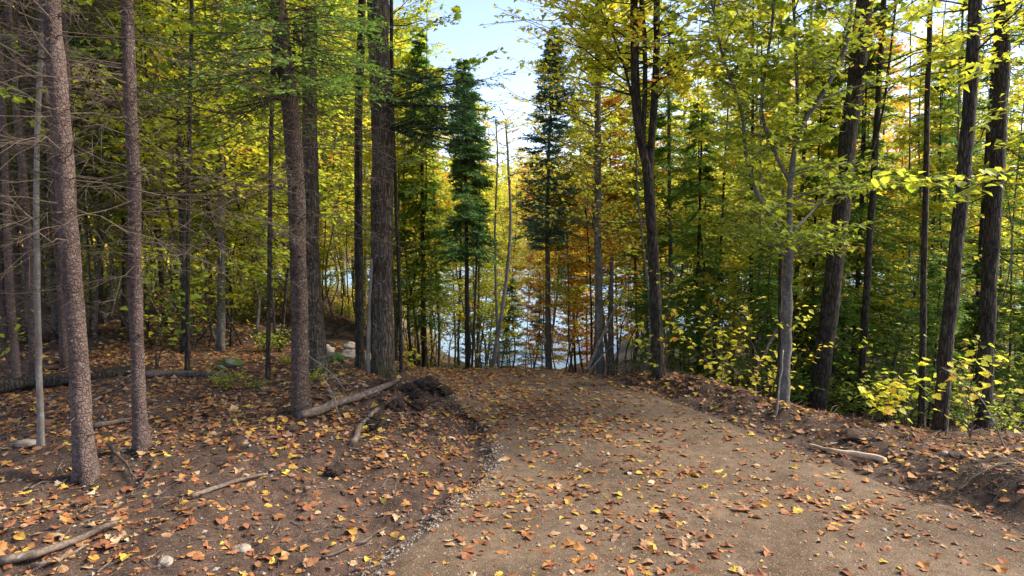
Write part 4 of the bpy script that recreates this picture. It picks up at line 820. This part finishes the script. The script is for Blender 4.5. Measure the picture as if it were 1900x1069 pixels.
# twigs, straw and bark bits on the banks
mb = MB(); x, y, z, N = lay(30000, (-6, 7.5, 3.0, 12), dens=lambda x, y: (path_w(x, y) < .05) * 1.); k = len(x); P = np.stack([x, y, z + .008], 1); az = rs.rand(k) * 6.283; L = .03 + .22 * rs.rand(k) ** 3
D = np.stack([np.cos(az), np.sin(az), rnd(k, -.1, .35)], 1) * L[:, None]; M_ = P + D * .5 + (rs.rand(k, 3) - .5) * L[:, None] * .3; r_ = .0012 + .006 * rs.rand(k) ** 4
sticks(mb, P, M_, r_, r_ * .9); sticks(mb, M_, P + D, r_ * .9, r_ * .5)
tag(mb.obj('twig_litter', B_DEAD), 'scattered twigs, straw and root bits on the soil banks', 'twigs', kind='stuff')
def pebbles(n, area, s0, s1, dens, mt, label):
    x, y, z, N = lay(n, area, dens=dens); k = len(x)
    o = np.array([[1, 0, 0], [-1, 0, 0], [0, 1, 0], [0, -1, 0], [0, 0, .7], [0, 0, -.7]], float)
    f = np.array([[0, 2, 4], [2, 1, 4], [1, 3, 4], [3, 0, 4], [2, 0, 5], [1, 2, 5], [3, 1, 5], [0, 3, 5]])
    S = s0 + (s1 - s0) * rs.rand(k) ** 4; az = rs.rand(k) * 6.28; c, s_ = np.cos(az), np.sin(az)
    o2 = o[None] * (.7 + .6 * rs.rand(k, 6, 1)); V = np.stack([o2[..., 0] * c[:, None] - o2[..., 1] * s_[:, None], o2[..., 0] * s_[:, None] + o2[..., 1] * c[:, None], o2[..., 2]], -1) * S[:, None, None] + np.stack([x, y, z + S * .25], 1)[:, None]
    mb = MB(); mb.add(V.reshape(-1, 3), None, (np.arange(k)[:, None, None] * 6 + f[None]).reshape(-1, 3)); tag(mb.obj('gravel', mt), label, 'gravel', kind='stuff')
pebbles(34000, (-2, 5, 3, 10), .003, .012, lambda x, y: (path_w(x, y) > 0) * 1., M_GRAV, 'fine pale grit scattered over the compacted track')
def seam(x, y): l = np.interp(y, PLY, PLX) + .10 * vnoise(y * 1.7, 0 * y, 95); return (np.abs(x - l) < .05 + .11 * rs.rand(len(x))) * sstep(-.2, .1, vnoise(y * .9, 0 * y, 96) + .15)
pebbles(52000, (-2, .6, 3.5, 9.5), .003, .017, seam, M_GRAV, 'seam of pale gravel along the left edge of the track')
pebbles(5000, (-6, 7.5, 3, 10), .004, .025, lambda x, y: (path_w(x, y) < 0) * 1., M_GRAV, 'small stones in the bare soil beside the track')
# individual leaves: the 300 largest seen
COL = {'rust brown': (.30, .11, .038), 'tan': (.42, .25, .13), 'orange': (.48, .22, .045), 'golden yellow': (.66, .46, .07), 'pale buff': (.50, .38, .23), 'dark red': (.22, .07, .045)}
LM = {}
for nm, c in COL.items():
    m, n, b, out = mat(nm.replace(' ', '_') + '_leaf', .65); nz = noise(n, 22, 4, .6, coords(n)); oi = n.nodes.new('ShaderNodeObjectInfo')
    cc = mix(n, c, tuple(v * .45 for v in c), ramp(n, [(.48, (0, 0, 0)), (.66, (.9, .9, .9))], nz.outputs[0]).outputs[0]); hs = n.nodes.new('ShaderNodeHueSaturation')
    mr = n.nodes.new('ShaderNodeMapRange'); mr.inputs[3].default_value = .75; mr.inputs[4].default_value = 1.25; n.links.new(oi.outputs['Random'], mr.inputs[0]); n.links.new(mr.outputs[0], hs.inputs['Value']); n.links.new(cc, hs.inputs['Color'])
    n.links.new(hs.outputs[0], b.inputs['Base Color']); LM[nm] = m
def leaf_mesh(tpl, curl, k):
    v, q, t = tpl; v = v.copy(); v[:, 2] += curl * (v[:, 0] - .4) ** 2 * np.sin(k * 2 + v[:, 1] * 5) * .8 + .06 * np.sin(v[:, 1] * 9 + k) ; mb = MB(); mb.add(v - np.array([.45, 0, 0]), None, t)
    P = np.array([[-.62, 0, .02 + v[-1, 2]], [-.9, .05, .05]]); sticks(mb, P[:1], P[1:], .012, .010); return mb.mesh('leaf', LM['tan'])
LMS = [('maple', leaf_mesh(T_MAPLE[i % 4], .5 + .3 * i, i)) for i in range(6)] + [('oak', leaf_mesh(T_OAK[i % 2], .6, i)) for i in range(3)] + [('oval', leaf_mesh(T_OVAL[i % 3], .5, i)) for i in range(4)]
names = list(COL); pr = [.33, .25, .17, .09, .12, .04]; cnt = 0
def near_leaf(x, y, s, nm, ki, lb=None, grp=None):
    sh, me = LMS[ki]; o = bpy.data.objects.new('fallen_leaf', me); SC.collection.objects.link(o); e = .04
    nx = -(hz(x + e, y) - hz(x - e, y)) / (2 * e); ny = -(hz(x, y + e) - hz(x, y - e)) / (2 * e)
    N = Vector((nx + (rs.rand() - .5) * .5, ny + (rs.rand() - .5) * .5, 1)).normalized(); o.rotation_mode = 'QUATERNION'
    o.rotation_quaternion = N.to_track_quat('Z', 'Y') @ __import__('mathutils').Quaternion((0, 0, 1), rs.rand() * 6.28)
    o.location = (x, y, hz(x, y) + .006 + s * .05); o.scale = (s, s, s * rnd(1, .5, 1.1)[0]); o.material_slots[0].link = 'OBJECT'; o.material_slots[0].material = LM[nm]
    if lb is None:
        where = 'on the gravel track' if path_w(x, y) > 0 else 'on the soil left of the track' if x < 1 else 'on the right bank'
        dist = 'near the bottom edge' if y < 5.2 else 'a little further up' ; lb = f'{nm} {sh} leaf lying {where}, {dist}'; grp = lb
    return tag(o, lb, 'leaf', grp)
near_leaf(*hit(1606, 824)[:2], .13, 'orange', 6, 'large orange oak leaf standing out beside the brown clod')
while cnt < 298:
    y = 3.75 + 3.6 * rs.rand() ** .9; lim = .78 * y; x = rnd(1, -lim, lim)[0]
    p = .55 if path_w(x, y) > 0 else .8
    if rs.rand() > p * (.35 + .65 * float(cl(np.array([x]), np.array([y]))[0])): continue
    near_leaf(x, y, rnd(1, .048, .095)[0], names[rs.choice(6, p=pr)], rs.randint(len(LMS))); cnt += 1
print('objects', len(SC.objects))
